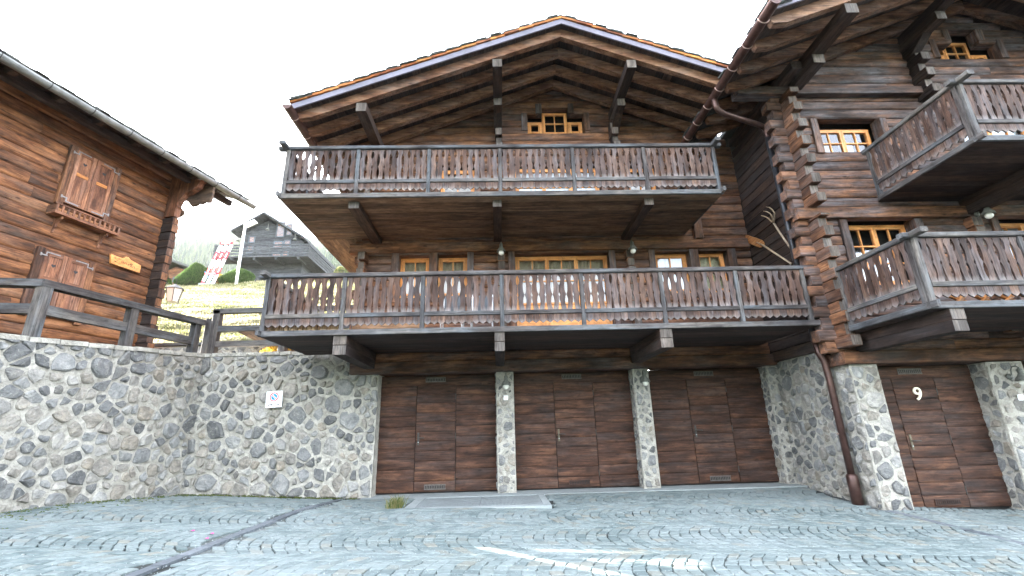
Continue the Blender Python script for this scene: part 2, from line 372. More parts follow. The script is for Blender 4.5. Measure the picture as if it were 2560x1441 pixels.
def sett_geom(m, cx, cy, q):
    wv = math.sin(cx * 1.3 + 2) * math.cos(cy * 1.1) ; gap = R.choice((.93, .92, .90, .88))
    if 8.3 < cy or (-2.4 < cx < .8): gap += .05
    rz = R.uniform(-.16, .16); ca, sa = math.cos(rz), math.sin(rz); j = lambda: R.uniform(-.008, .008)
    qs = []
    for (x, y) in q:
        dx, dy = (x - cx) * gap, (y - cy) * gap; qs.append((cx + dx * ca - dy * sa + j(), cy + dx * sa + dy * ca + j()))
    zb = gz(cx, cy); kk = 1.0 if cy < 8.3 else .5; dz = R.uniform(-.0035, .003) * kk; tx, ty = R.uniform(-.03, .03) * kk, R.uniform(-.03, .03) * kk
    z = lambda x, y: gz(x, y) + dz + (x - cx) * tx + (y - cy) * ty
    top = [(cx + (x - cx) * .86, cy + (y - cy) * .86) for x, y in qs]
    vs = [(x, y, z(x, y) - .040) for x, y in qs] + [(x, y, z(x, y) - .006) for x, y in qs] + [(x, y, z(x, y)) for x, y in top]
    fs = [(8, 9, 10, 11)] + [(4 + i, 4 + (i + 1) % 4, 8 + (i + 1) % 4, 8 + i) for i in range(4)] + [(i, (i + 1) % 4, 4 + (i + 1) % 4, 4 + i) for i in range(4)]
    m.add(vs, fs, 'x', rnd=R.random())
vis = lambda c: -1.12 * c[1] * .98 < c[0] < 1.05 * c[1] and c[1] > 4.25
near = sorted([c for c in setts if vis(c)], key=lambda c: c[1])[:300]
near_set = set(id(c) for c in near)
for c in near:
    m = MB(); sett_geom(m, *c); m.build('sett', 'sett', ground)
m = MB()
for c in setts:
    if id(c) not in near_set: sett_geom(m, *c)
stuff(m.build('setts', 'sett', ground))
m = MB(); m.box(-2.62, 5.84, 9.27, 9.95, -.2, .003); m.box(6.15, 8.3, 7.77, 8.0, -.6, -.245); m.build('threshold_slab', 'concrete', ground)
# dark slab rows (drainage lines)
def slab_row(p0, p1, wd, n):
    for i in range(n):
        a = [p0[q] + (p1[q] - p0[q]) * (i + .02) / n for q in (0, 1)]; b_ = [p0[q] + (p1[q] - p0[q]) * (i + .97) / n for q in (0, 1)]
        m = MB(); m.beam((a[0], a[1], gz(*a) - .03), (b_[0], b_[1], gz(*b_) - .03), wd * R.uniform(.9, 1.1), .066 + R.uniform(-.004, .004), rnd=R.random())
        m.build('drain_slab', 'dark_slab', ground)
slab_row((drain_x(2.6), 2.6), (drain_x(9.45), 9.45), .115, 20)
slab_row((5.77, 7.40), (5.68, 2.6), .11, 16)
# loose gravel
m = MB()
for i in range(16000):
    u = R.gauss(0, 1); y = R.uniform(3.4, 8.6); x = -.9 + u * 1.7 + (6 - y) * .25
    if R.random() < .3: x = R.uniform(-6, 7.5)
    if y > 7.6 and -1.6 < x < .9: continue
    s_ = R.uniform(.003, .009) * (1.5 if R.random() < .06 else 1); z = gz(x, y) - .004 + s_ * .3
    a = R.uniform(0, 6.28); vs = [(x + s_ * math.cos(a + q * 2.09) * R.uniform(.7, 1.3), y + s_ * math.sin(a + q * 2.09) * R.uniform(.7, 1.3), z - s_ * .5) for q in range(3)] + [(x + R.uniform(-.3, .3) * s_, y, z + s_ * .6)]
    m.add(vs, [(0, 1, 3), (1, 2, 3), (2, 0, 3)], rnd=R.random())
o = m.build('gravel', 'gravel'); stuff(o); tag(o, 'pale loose gravel strewn over the middle of the cobbled yard', 'gravel')

# ------------------------------------------------------------------ rubble stone faces
def clip(poly, nx, ny, c):
    out = []
    for i in range(len(poly)):
        a, b_ = poly[i], poly[(i + 1) % len(poly)]
        da, db = a[0] * nx + a[1] * ny - c, b_[0] * nx + b_[1] * ny - c
        if da <= 0: out.append(a)
        if (da < 0) != (db < 0) and da != db:
            t = da / (da - db); out.append((a[0] + (b_[0] - a[0]) * t, a[1] + (b_[1] - a[1]) * t))
    return out
def stone_cells(u0, u1, v0, v1, rmin, rmax, rng, inside=None):
    pts = []; tries = 0
    while tries < 5000:
        r_ = rmin + (rmax - rmin) * rng.random() ** 1.7; p = (rng.uniform(u0, u1), rng.uniform(v0, v1)); tries += 1
        if inside and not inside(*p): continue
        if all((p[0] - q[0]) ** 2 + (p[1] - q[1]) ** 2 > ((r_ + q[2]) * .86) ** 2 for q in pts): pts.append((p[0], p[1], r_))
    cells = []
    for i, p in enumerate(pts):
        nb = sorted(((q[0] - p[0]) ** 2 + (q[1] - p[1]) ** 2, q) for j, q in enumerate(pts) if j != i)[:18]
        poly = [(u0, v0), (u1, v0), (u1, v1), (u0, v1)]
        k2 = rmax * 1.6; poly = [(max(u0, p[0] - k2), max(v0, p[1] - k2)), (min(u1, p[0] + k2), max(v0, p[1] - k2)), (min(u1, p[0] + k2), min(v1, p[1] + k2)), (max(u0, p[0] - k2), min(v1, p[1] + k2))]
        for d2, q in nb:
            dx, dy = q[0] - p[0], q[1] - p[1]; d = math.sqrt(d2); t = .5 + (p[2] ** 2 - q[2] ** 2) / (2 * d2)
            nx, ny = dx / d, dy / d; poly = clip(poly, nx, ny, p[0] * nx + p[1] * ny + d * max(.2, min(.8, t)))
            if len(poly) < 3: break
        if len(poly) >= 3: cells.append((p, poly))
    return cells
def stones(parent, mapf, u0, u1, v0, v1, rng, rmin=.07, rmax=.2, joint=.022, proud=.03, inside=None):
    """lay separate rubble stones on a face; mapf(u, v, h) gives the point at height h above the mortar"""
    n = 0
    for p, poly in stone_cells(u0, u1, v0, v1, rmin, rmax, rng, inside):
        cx = sum(q[0] for q in poly) / len(poly); cy = sum(q[1] for q in poly) / len(poly)
        jt = joint * rng.uniform(.5, 2.3); ax_ = rng.uniform(0, 3.14); sq = rng.uniform(.78, 1.0); ca_, sa_ = math.cos(ax_), math.sin(ax_); dxo, dyo = rng.uniform(-.012, .012), rng.uniform(-.012, .012)
        sh = []
        for x, y in poly:
            d = math.hypot(x - cx, y - cy); f_ = max(.3, 1 - jt * rng.uniform(.6, 1.5) / max(d, 1e-3)); ex, ey = (x - cx) * f_, (y - cy) * f_; q1_ = (ex * ca_ + ey * sa_) * sq; q2_ = -ex * sa_ + ey * ca_; sh.append((cx + dxo + q1_ * ca_ - q2_ * sa_, cy + dyo + q1_ * sa_ + q2_ * ca_))
        rp = []
        for i in range(len(sh)):          # cut the corners unevenly
            a, b_ = sh[i], sh[(i + 1) % len(sh)]; e = math.hypot(b_[0] - a[0], b_[1] - a[1])
            if e < .02: rp.append(a); continue
            for t in (rng.uniform(.05, .3), rng.uniform(.7, .95)):
                rp.append((a[0] + (b_[0] - a[0]) * t + rng.uniform(-.006, .006), a[1] + (b_[1] - a[1]) * t + rng.uniform(-.006, .006)))
        if len(rp) < 4: continue
        ar = abs(sum(rp[i][0] * rp[(i + 1) % len(rp)][1] - rp[(i + 1) % len(rp)][0] * rp[i][1] for i in range(len(rp)))) / 2
        if ar < .0015: continue
        N = len(rp); hh = proud * rng.uniform(.4, 1.4); tx, ty = rng.uniform(-.22, .22), rng.uniform(-.22, .22)
        hf = lambda x, y: max(.004, hh + (x - cx) * tx + (y - cy) * ty)
        ring = lambda k_, hmul, jj: [mapf(cx + (x - cx) * k_, cy + (y - cy) * k_, hf(x, y) * hmul + rng.uniform(-jj, jj)) for x, y in rp]
        vs = ring(1.03, -.5, 0) + ring(.97, .55, .002) + ring(.80, 1.0, .005)
        ctr = mapf(cx + rng.uniform(-.02, .02), cy + rng.uniform(-.02, .02), hf(cx, cy) + rng.uniform(0, .012)); vs.append(ctr)
        fs = []
        for L_ in (0, 1):
            fs += [(L_ * N + i, L_ * N + (i + 1) % N, (L_ + 1) * N + (i + 1) % N, (L_ + 1) * N + i) for i in range(N)]
        fs += [(2 * N + i, 2 * N + (i + 1) % N, 3 * N) for i in range(N)]
        # orientation: make faces look along +h
        A = Vector(mapf(cx, cy, 0)); hN = Vector(mapf(cx, cy, 1)) - A
        f0 = fs[-1]; nn = (Vector(vs[f0[1]]) - Vector(vs[f0[0]])).cross(Vector(vs[f0[2]]) - Vector(vs[f0[0]]))
        if nn.dot(hN) < 0: fs = [tuple(reversed(q)) for q in fs]
        m = MB(); m.add(vs, fs, 'x', rnd=rng.random()); m.build('stone', 'stone', parent); n += 1
    return n
def rough_face(m, mapf, u0, u1, v0, v1, rng, step=.12, amp=.008):
    nu = max(2, int((u1 - u0) / step)); nv = max(2, int((v1 - v0) / step))
    vs = []
    for j in range(nv + 1):
        for i in range(nu + 1):
            e = 0 if i in (0, nu) or j in (0, nv) else rng.uniform(-amp, amp)
            vs.append(mapf(u0 + (u1 - u0) * i / nu, v0 + (v1 - v0) * j / nv, e))
    fs = [(j * (nu + 1) + i, j * (nu + 1) + i + 1, (j + 1) * (nu + 1) + i + 1, (j + 1) * (nu + 1) + i) for j in range(nv) for i in range(nu)]
    m.add(vs, fs)

# ------------------------------------------------------------------ retaining walls
YW2 = 9.55
def retaining_wall(p0, p1, ztop, zbot, seed, label, capov=.03):
    """p0 -> p1 in plan, seen face on the right-hand side when walking p0 -> p1 is -normal"""
    rng = random.Random(seed)
    d = Vector((p1[0] - p0[0], p1[1] - p0[1], 0)); L_ = d.length; d.normalize(); nrm = Vector((d.y, -d.x, 0))
    zt = lambda u: ztop[0] + (ztop[1] - ztop[0]) * u / L_
    zb = lambda u: zbot[0] + (zbot[1] - zbot[0]) * u / L_
    P0 = Vector((p0[0], p0[1], 0))
    def mp(u, v, h): z = zb(u) + v * (zt(u) - zb(u)) / 2.6; q = P0 + d * u + nrm * (h - v * .02); return (q.x, q.y, z)
    m = MB(); rough_face(m, mp, 0, L_, 0, 2.6, rng)
    c = [P0 + nrm * -.052, P0 + d * L_ + nrm * -.052, P0 + d * L_ + nrm * -.5, P0 + nrm * -.5]
    t_ = [zt(0), zt(L_), zt(L_), zt(0)]
    vs = [(q.x, q.y, -.3) for q in c] + [(q.x, q.y, z + .0) for q, z in zip(c, t_)]
    m.add(vs, [(4, 5, 6, 7), (1, 2, 6, 5), (2, 3, 7, 6), (3, 0, 4, 7)])
    o = tag(m.build('retaining_wall', 'mortar'), label, 'wall')
    n = stones(o, mp, .0, L_, .0, 2.56, rng, .065, .205, .020, .040)
    # uneven coping course
    u = 0; k = 0
    while u < L_ - .05:
        l = min(rng.uniform(.22, .42), L_ - u)
        a = P0 + d * (u + .008); b_ = P0 + d * (u + l - .008)
        m = MB(); m.beam(tuple(a + nrm * -.22 + Vector((0, 0, zt(u) - .015 + rng.uniform(-.012, .006)))), tuple(b_ + nrm * -.22 + Vector((0, 0, zt(u + l) - .015 + rng.uniform(-.012, .006)))), .42 + rng.uniform(-.02, .02), .07, rnd=rng.random())
        m.build('coping_stone', 'mortar', o); u += l
    return o
retaining_wall((-6.02 - .172 * (YW2 - 3.2), 3.2), (-6.02 + .0172, YW2 + .1), (2.30, 2.80), (.30, .16), 11, 'rubble stone retaining wall below the orange-brown house and its timber fence')
retaining_wall((-6.16, YW2), (-2.47, YW2), (2.80, 2.82), (.15, -.02), 12, 'rubble stone retaining wall with a no-parking sign beside the garage doors')

# ------------------------------------------------------------------ house building kit
def log_wall(root, y, x0, x1, z0, z1, openings=(), mat='log_wood', h=.195, t=.2, ends=None, gable=None, seed=1, name='wall', core=None, corew=None):
    """courses of squared logs facing -Y; openings are (xa, xb, za, zb); ends(i) -> extra length at both ends"""
    rng = random.Random(seed)
    if core is None:
        m = MB(); m.box(x0 + .05, x1 - .05, y + .38, y + .5, z0, z1); core = m.build(name, 'core', root)
    z = z0; i = 0
    while z < z1 - .02:
        hh = min(h * rng.uniform(.93, 1.07), z1 - z)
        if z1 - z - hh < .06: hh = z1 - z
        a, b_ = x0, x1
        if gable:
            ga, gb = gable(z + hh * .55); a, b_ = max(x0, ga), min(x1, gb)
            if b_ - a < .1: break
        if ends: e0, e1 = ends(i); a -= e0; b_ += e1
        segs = [(a, b_)]; zm = z + hh / 2
        for xa, xb, za, zb in openings:
            if za < zm < zb:
                segs = [s for (p, q) in segs for s in ((p, min(q, xa)), (max(p, xb), q)) if s[1] - s[0] > .03]
        pr = rng.uniform(-.012, .012)
        for p, q in segs:
            # long courses are jointed from several timbers
            cuts = [p] + sorted(c for c in ([rng.uniform(p + 1.5, q - 1.5)] if q - p > 4.5 else [])) + [q]
            for c0, c1 in zip(cuts, cuts[1:]):
                m = MB(); m.log(c0 + .002, c1 - .002, y + pr, y + t, z + .003, z + hh - .003, .018, off=roff()); m.build('log', mat, core)
        z += hh; i += 1
    return core
def jamb(root, x0, x1, y, z0, z1, mat='log_wood_grey', d=.2):
    return box('window_jamb', mat, root, x0, x1, y, y + d, z0, z1, 'z', ch=.008, off=roff())
def window(root, x0, x1, z0, z1, y, leaves=1, cols=2, rows=2, curtain=None, sill_panel=0.0, fw=.05, mw=.022):
    m = MB(); m.box(x0, x1, y, y + .07, z1 - fw, z1, 'x', off=roff()); m.box(x0, x1, y, y + .07, z0, z0 + fw, 'x', off=roff())
    m.box(x0, x0 + fw, y, y + .07, z0 + fw, z1 - fw, 'z', off=roff()); m.box(x1 - fw, x1, y, y + .07, z0 + fw, z1 - fw, 'z', off=roff())
    wn = m.build('window', 'pine', root)
    lw = (x1 - x0 - 2 * fw) / leaves
    zb = z0 + fw
    if sill_panel > 0:
        zp = z0 + sill_panel
        for l in range(leaves):
            a = x0 + fw + l * lw; m = MB(); m.box(a + .004, a + lw - .004, y + .012, y + .05, zb + .004, zp, 'x', off=roff()); m.box(a + .07, a + lw - .07, y + .004, y + .02, zb + .08, zp - .08, 'x', off=roff())
            m.build('door_panel', 'pine', wn)
        zb = zp
    for l in range(leaves):
        a = x0 + fw + l * lw; c = a + lw; s = .042
        m = MB(); m.box(a + .003, a + s, y - .012, y + .045, zb, z1 - fw, 'z', off=roff()); m.box(c - s, c - .003, y - .012, y + .045, zb, z1 - fw, 'z', off=roff())
        m.box(a + s, c - s, y - .012, y + .045, z1 - fw - s, z1 - fw, 'x', off=roff()); m.box(a + s, c - s, y - .012, y + .045, zb, zb + s, 'x', off=roff())
        for i in range(1, cols): q = a + s + (lw - 2 * s) * i / cols; m.box(q - mw / 2, q + mw / 2, y - .006, y + .035, zb + s, z1 - fw - s, 'z', off=roff())
        hr = (z1 - fw - s) - (zb + s)
        for i in range(1, rows): q = zb + s + hr * i / rows; m.box(a + s, c - s, y - .009, y + .03, q - mw / 2, q + mw / 2, 'x', off=roff())
        m.build('sash', 'pine', wn)
        for ci in range(cols):
            for ri in range(rows):
                xa = a + s + (lw - 2 * s) * ci / cols; xb = a + s + (lw - 2 * s) * (ci + 1) / cols; za = zb + s + hr * ri / rows; zc = zb + s + hr * (ri + 1) / rows
                tl = R.uniform(-.004, .004); m = MB(); m.add([(xa, y + .016 + tl, za), (xb, y + .016 - tl, za), (xb, y + .019 - tl, zc), (xa, y + .019 + tl, zc)], [(0, 1, 2, 3)]); m.build('pane', 'glass', wn)
    if curtain:
        n = int((x1 - x0) / .02); m = MB(); vs = []
        for i in range(n + 1):
            x = x0 + .03 + (x1 - x0 - .06) * i / n; yy = y + .13 + .018 * math.sin(i * .9 + math.sin(i * .31) * 1.5)
            vs += [(x, yy, zb), (x, yy, z1 - fw)]
        m.add(vs, [(2 * i, 2 * i + 2, 2 * i + 3, 2 * i + 1) for i in range(n)], 'z'); m.build('curtain', curtain, wn, True)
    return wn

# balcony board: two mirrored sawn edges, alternating
BH = .63; BP = .119
def edge_a(t):
    e = .0025
    if .69 < t < .96: e += .028 * max(0, 1 - ((t - .83) / .135) ** 2) ** .6
    if .37 < t < .47: e += .015 * (1 - abs(t - .42) / .05)
    if t < .33: e += .025 * (1 - t / .33) ** .8
    return e
def edge_b(t):
    e = .0025
    if .93 < t < .98: e += .006
    if .44 < t < .86: e += .027 * max(0, 1 - ((t - .65) / .21) ** 2) ** .6
    if .05 < t < .41: e += .025 * max(0, 1 - ((t - .23) / .18) ** 2) ** .6
    return e
def baluster_mesh(flip):
    ts = [0, .06, .12, .18, .24, .30, .36, .40, .42, .445, .49, .55, .62, .69, .74, .79, .84, .89, .93, .955, .985, 1.0]
    m = MB(); vs = []
    for y in (0, .026):
        for t in ts:
            l = -BP / 2 + (edge_b(t) if flip else edge_a(t)); r_ = BP / 2 - (edge_a(t) if flip else edge_b(t))
            if t >= .985: l, r_ = -BP / 2 + .001, BP / 2 - .001
            vs += [(l, y, t * BH), (r_, y, t * BH)]
    n = len(ts); fs = []
    for i in range(n - 1):
        a = 2 * i; b_ = 2 * n + 2 * i
        fs += [(a, a + 1, a + 3, a + 2), (b_ + 1, b_, b_ + 2, b_ + 3), (a, a + 2, b_ + 2, b_), (a + 1, b_ + 1, b_ + 3, a + 3)]
    m.add(vs, fs, 'z'); return m.mesh('baluster', 'baluster_wood')
BAL = [baluster_mesh(False), baluster_mesh(True)]
def valance_mesh():
    m = MB(); w2 = BP / 2 - .0015; m.prism([(-w2, .155), (-w2, .04), (0, -.002), (w2, .04), (w2, .155)], 0, .022, 'xz', 'z'); return m.mesh('valance_board', 'baluster_wood')
VAL = valance_mesh()
def railing(bal, a, b_, z0, posts, along='x', c=0.0, out=-1):
    """railing run from a to b_ along x (at y=c) or along y (at x=c); z0 = underside of the base board"""
    def put(u, dv, z): return (u, c + dv, z) if along == 'x' else (c + dv, u, z)
    def rb(name, mat, u0, u1, v0, v1, z_0, z_1, ax, ch=.006):
        m = MB(); o_ = roff()
        if along == 'x': m.box(u0, u1, min(c + v0, c + v1), max(c + v0, c + v1), z_0, z_1, 'x' if ax == 'u' else 'z', ch=ch, off=o_)
        else: m.box(min(c + v0, c + v1), max(c + v0, c + v1), u0, u1, z_0, z_1, 'y' if ax == 'u' else 'z', ch=ch, off=o_)
        return m.build(name, mat, bal)
    s = -out   # inward direction sign
    rb('base_board', 'rail_wood', a, b_, 0, .05 * s, z0, z0 + .092, 'u')
    rb('top_rail', 'rail_wood', a - .1, b_ + .1, -.02 * s, .09 * s, z0 + 1.012, z0 + 1.085, 'u', .012)
    for i, p in enumerate(posts):
        rb('post', 'rail_wood', p - .035, p + .035, .004 * s, .075 * s, z0 + .092, z0 + 1.012, 'z')
    for p, q in zip(posts, posts[1:]):
        rb('middle_rail', 'rail_wood', p + .035, q - .035, -.004 * s, .05 * s, z0 + .30, z0 + .37, 'u')
        n = max(2, int(round((q - p - .07) / BP))); w_ = (q - p - .07) / n
        for i in range(n):
            u = p + .035 + w_ * (i + .5)
            rz = 0 if along == 'x' else math.pi / 2
            o = link('baluster', BAL[i % 2], bal, put(u, .02 * s + (0 if along == 'x' else .026), z0 + .375 + R.uniform(-.002, .002)), (0, 0, rz)); o.scale = (w_ / BP, 1, 1)
            o = link('valance_board', VAL, bal, put(u, .02 * s + (0 if along == 'x' else .022), z0 + .15 + R.uniform(-.003, .003)), (0, 0, rz)); o.scale = (w_ / BP, 1, 1)
def floor_boards(bal, x0, x1, y0, y1, z, mat, along='x', wd=.19):
    if along == 'x':
        y = y0
        while y < y1 - .02:
            q = min(y + wd * R.uniform(.93, 1.07), y1); m = MB(); m.box(x0, x1, y + .002, q - .003, z + R.uniform(-.003, .002), z + .045, 'x', off=roff()); m.build('floor_board', mat, bal); y = q
    else:
        x = x0
        while x < x1 - .02:
            q = min(x + wd * R.uniform(.93, 1.07), x1); m = MB(); m.box(x + .002, q - .003, y0, y1, z + R.uniform(-.003, .002), z + .045, 'y', off=roff()); m.build('floor_board', mat, bal); x = q
def joist(root, x0, x1, yf, yb, zs):
    """cantilever timbers under a balcony, stacked; zs = [(z0, z1, set back)]"""
    for z0_, z1_, sb in zs:
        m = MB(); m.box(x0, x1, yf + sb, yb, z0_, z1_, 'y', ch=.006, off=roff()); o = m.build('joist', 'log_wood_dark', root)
        m = MB(); m.box(x0 + .004, x1 - .004, yf + sb - .004, yf + sb + .006, z0_ + .004, z1_ - .004, 'z', off=roff()); m.build('joist_end', 'end_grain', o)
def lamp(loc, label, facing='front', group=None):
    """enamel wall lamp hanging from a swan neck; loc = wall fixing point"""
    t = thing('wall_lamp', label, 'lamp', loc, 0, group)
    m = MB(); m.tube([(0, .0, 0), (0, -.025, 0)], [.05, .045], 12); m.build('wall_plate', 'lamp_metal', t, True)
    m = MB(); m.tube([(0, -.01, .0), (0, -.05, .03), (0, -.06, .1), (0, -.09, .15), (0, -.15, .155), (0, -.185, .13), (0, -.19, .10)], .010, 7); m.build('arm', 'lamp_metal', t, True)
    m = MB(); m.lathe([(.008, .11), (.03, .10), (.036, .085), (.036, .03), (.042, .02), (.05, .0), (.085, -.045), (.096, -.075), (.098, -.09), (.09, -.088), (.04, -.03), (.01, -.02)], (0, -.19, 0)); m.build('lamp_shade', 'lamp_metal', t, True)
    m = MB(); m.lathe([(.03, -.05), (.055, -.085), (.062, -.11), (.05, -.145), (.025, -.165), (.004, -.17)], (0, -.19, 0)); m.build('bulb', 'bulb', t, True)
    return t
def grille(door, xc, zc, y, wd=.42, ht=.1, n=12, dark='grille'):
    m = MB(); m.box(xc - wd / 2, xc + wd / 2, y - .012, y - .002, zc - ht / 2, zc - ht / 2 + .022); m.box(xc - wd / 2, xc + wd / 2, y - .012, y - .002, zc + ht / 2 - .022, zc + ht / 2)
    x = xc - wd / 2; p = (wd - .02) / n
    for i in range(n + 1): q = xc - wd / 2 + .006 + p * i; m.box(q - .005, q + .008, y - .0115, y - .002, zc - ht / 2 + .02, zc + ht / 2 - .02)
    g_ = m.build('vent_grille', dark, door)
    box('vent_hole', 'grille_dark', g_, xc - wd / 2 + .01, xc + wd / 2 - .01, y - .0035, y - .0015, zc - ht / 2 + .01, zc + ht / 2 - .01)
def garage_door(root, x0, x1, z0, z1, y, seed, wx0, wx1, lower='grille', label=None):
    """boarded garage door with a wicket door in it"""
    rng = random.Random(seed)
    m = MB(); m.box(x0 + .005, x1 - .005, y + .03, y + .08, z0 + .01, z1 - .005); d = m.build('garage_door', 'core', root)
    wz0, wz1 = z0 + .035, z1 - .19
    n = 11; hs = (z1 - .005 - z0 - .03) / n
    for i in range(n):
        za = z0 + .03 + hs * i; zb = za + hs
        if za < wz1 - .05: spans = [(x0 + .012, wx0 - .013), (wx1 + .013, x1 - .012)]
        else: spans = [(x0 + .012, x1 - .012)]
        for a, b_ in spans:
            m = MB(); m.log(a, b_, y - rng.uniform(.001, .006), y + .03, za + .002, zb - .002, .008, off=roff()); m.build('plank', 'garage_wood', d)
    n = 11; hs2 = (wz1 - wz0) / n
    for i in range(n):
        za = wz0 + hs2 * i; m = MB(); m.log(wx0, wx1, y - rng.uniform(.003, .008), y + .03, za + .002, za + hs2 - .002, .008, off=roff()); m.build('plank', 'garage_wood', d)
    xc = (wx0 + wx1) / 2
    grille(d, xc - .02, z1 - .095, y - .011); grille(d, xc + .01, z0 + .12, y - .011, dark=lower)
    hx = wx0 + .055; hz = z0 + 1.05
    m = MB(); m.box(hx - .019, hx + .019, y - .016, y - .004, hz - .14, hz + .10, 'z', ch=.005); pl = m.build('handle_plate', 'iron' if lower != 'garage_wood' else 'brass', d)
    m = MB(); m.tube([(hx, y - .01, hz), (hx, y - .055, hz), (hx + .03, y - .062, hz + .002), (hx + .125, y - .06, hz - .004)], .009, 7); m.build('handle', 'iron', d, True)
    m = MB(); m.tube([(hx, y - .014, hz - .085), (hx, y - .022, hz - .085)], .011, 10); m.build('lock', 'steel', d, True)
    for zz in (wz1 - .25, (wz0 + wz1) / 2, wz0 + .25):
        m = MB(); m.tube([(wx1 + .004, y - .008, zz - .06), (wx1 + .004, y - .008, zz + .06)], .008, 6); m.build('hinge', 'iron', d)
    return d
def pillar(root, x0, x1, yf, yb, z0, z1, seed, rmin=.06, rmax=.14):
    rng = random.Random(seed)
    m = MB(); m.box(x0, x1, yf, yb, z0 - .1, z1, 'z', ch=.012); p = m.build('stone_pillar', 'mortar', root)
    fr = lambda u, v, h_: (x0 + u, yf - h_, z0 + v); lf = lambda u, v, h_: (x0 - h_, yf + u, z0 + v)
    stones(p, fr, .012, x1 - x0 - .012, .01, z1 - z0 - .01, rng, rmin, rmax, .027, .014)
    stones(p, lf, .012, yb - yf - .03, .01, z1 - z0 - .01, rng, rmin, rmax, .020, .014)
    return p
def rafter_pair(roof, xr, zr, sl, y, xl, xrt, ht=.21, wd=.12, mat='rafter_wood', left=True, right=True):
    """zr = underside at the ridge; tails at xl and xrt"""
    for side, xe in ((-1, xl), (1, xrt)):
        if (side < 0 and not left) or (side > 0 and not right): continue
        ze = zr - sl * abs(xe - xr); cut = .12
        m = MB(); m.prism([(xr, zr), (xe - side * .27, ze + sl * .27), (xe - side * .03, ze + .08), (xe, ze + .12 ), (xe, ze + ht), (xr, zr + ht)] if True else [], y - wd / 2, y + wd / 2, 'xz', 'x', off=roff()); m.build('rafter', mat, roof)
def gutter(root, x, z, y0, y1, r, mat, brk, n=7, part=True, hl='copper_light'):
    """half-round gutter running along y, brackets at every brk metres"""
    pr = []
    for i in range(11): a = math.pi + math.pi * i / 10; pr.append((x + r * math.cos(a), z + r * math.sin(a)))
    for i in range(11): a = 2 * math.pi - math.pi * i / 10; pr.append((x + (r - .006) * math.cos(a), z + (r - .006) * math.sin(a)))
    m = MB(); m.prism(pr, y0, y1, 'xz', 'y'); g_ = m.build('gutter', mat, root)
    e = [(x + r * math.cos(math.pi + math.pi * i / 10), z + r * math.sin(math.pi + math.pi * i / 10)) for i in range(11)]
    for yy in (y0, y1 - .004): m = MB(); m.prism(e, yy - .002, yy + .006, 'xz', 'y'); m.build('gutter_end', mat, g_)
    y = y0 + .35
    while y < y1:
        m = MB(); path = [(x + (r + .004) * math.cos(math.pi + math.pi * i / 8), y, z + (r + .004) * math.sin(math.pi + math.pi * i / 8)) for i in range(9)]; m.tube(path, .009, 5); m.build('gutter_bracket', hl, g_); y += brk
    # rolled front edge
    return g_

# ------------------------------------------------------------------ middle chalet
ch = thing('chalet', 'three-storey dark timber chalet with two carved balconies above three garage doors', 'house', (1.44, 9.5, 0))
ch_off = Vector((1.44, 9.5, 0))
mid = bpy.data.objects.new('tmp', None)
class Root:      # children are written in world coordinates and stored relative to the thing
    pass
def adopt(root, off):
    for o in list(root.children):
        if o.type == 'MESH': o.location = Vector(o.location) - off
YW = 9.45
# ground floor
PX = [(-.07, .29), (2.77, 3.10), (5.60, 5.86)]
for i, (a, b_) in enumerate(PX): pillar(ch, a, b_, 9.58, 9.95, 0, 2.31, 30 + i)
pillar(ch, -2.62, -2.50, 9.57, 9.95, 0, 2.31, 29, .05, .09)
garage_door(ch, -2.50, -.07, .0, 2.30, 9.85, 1, -1.72, -.92)
garage_door(ch, .29, 2.77, .0, 2.30, 9.85, 2, 1.14, 1.96, 'garage_wood')
garage_door(ch, 3.10, 5.62, .0, 2.30, 9.85, 3, 3.98, 4.80)
box('lintel_beam', 'log_wood', ch, -3.02, 5.86, YW - .05, YW + .4, 2.305, 2.53, 'x', ch=.012)
GAB = lambda z: (1.44 - (9.32 - z) / .395, 1.44 + (9.32 - z) / .395)
OP = [(-2.15, -1.49, 3.95, 4.93), (-1.31, -.66, 3.95, 4.93), (.38, 2.47, 2.80, 4.93), (3.50, 4.28, 3.95, 4.93), (4.48, 5.14, 3.95, 4.93),
      (-1.3, -.5, 5.95, 7.12), (.45, 2.45, 5.36, 7.15), (3.1, 3.8, 5.95, 7.12),
      (.79, 2.18, 8.06, 8.55), (1.15, 1.80, 8.5, 8.82)]
wc = log_wall(ch, YW, -2.95, 5.68, 2.53, 9.30, OP, 'log_wood', ends=lambda i: ((.16, .0) if i % 2 else (.04, .0)), gable=GAB, seed=5)
box('floor_beam', 'log_wood', ch, -3.22, 5.66, YW - .07, YW + .1, 4.92, 5.14, 'x', ch=.012)
# cross-wall log ends standing out of the front
def log_ends(root, x0, x1, yf, yb, z0, z1, seed, mat='log_wood_dark', alt=.1, h=.195, endmat='end_grain'):
    rng = random.Random(seed); z = z0; i = 0
    while z < z1 - .03:
        hh = min(h * rng.uniform(.93, 1.07), z1 - z); f_ = yf + (alt if i % 2 else 0) + rng.uniform(-.01, .01); dx = rng.uniform(-.012, .012)
        w_ = (.0 if i % 2 == 0 else -.012)
        m = MB(); m.box(x0 - w_ * .5 + dx, x1 + w_ + dx, f_, yb, z + .003, z + hh - .003, 'y', ch=.012, off=roff()); o = m.build('log_end', mat, root)
        m = MB(); m.box(x0 - w_ * .5 + dx + .012, x1 + w_ + dx - .012, f_ - .003, f_ + .004, z + .015, z + hh - .015, 'z', off=roff()); m.build('end_face', endmat, o)
        z += hh; i += 1
log_ends(ch, .00, .165, 9.16, YW + .1, 7.35, 8.15, 61); log_ends(ch, 2.75, 2.915, 9.16, YW + .1, 7.35, 8.2, 62)
log_ends(ch, -2.98, -2.82, 9.18, YW + .1, 2.75, 4.92, 63, 'log_wood'); log_ends(ch, -2.98, -2.82, 9.2, YW + .1, 5.3, 7.6, 64, 'log_wood')
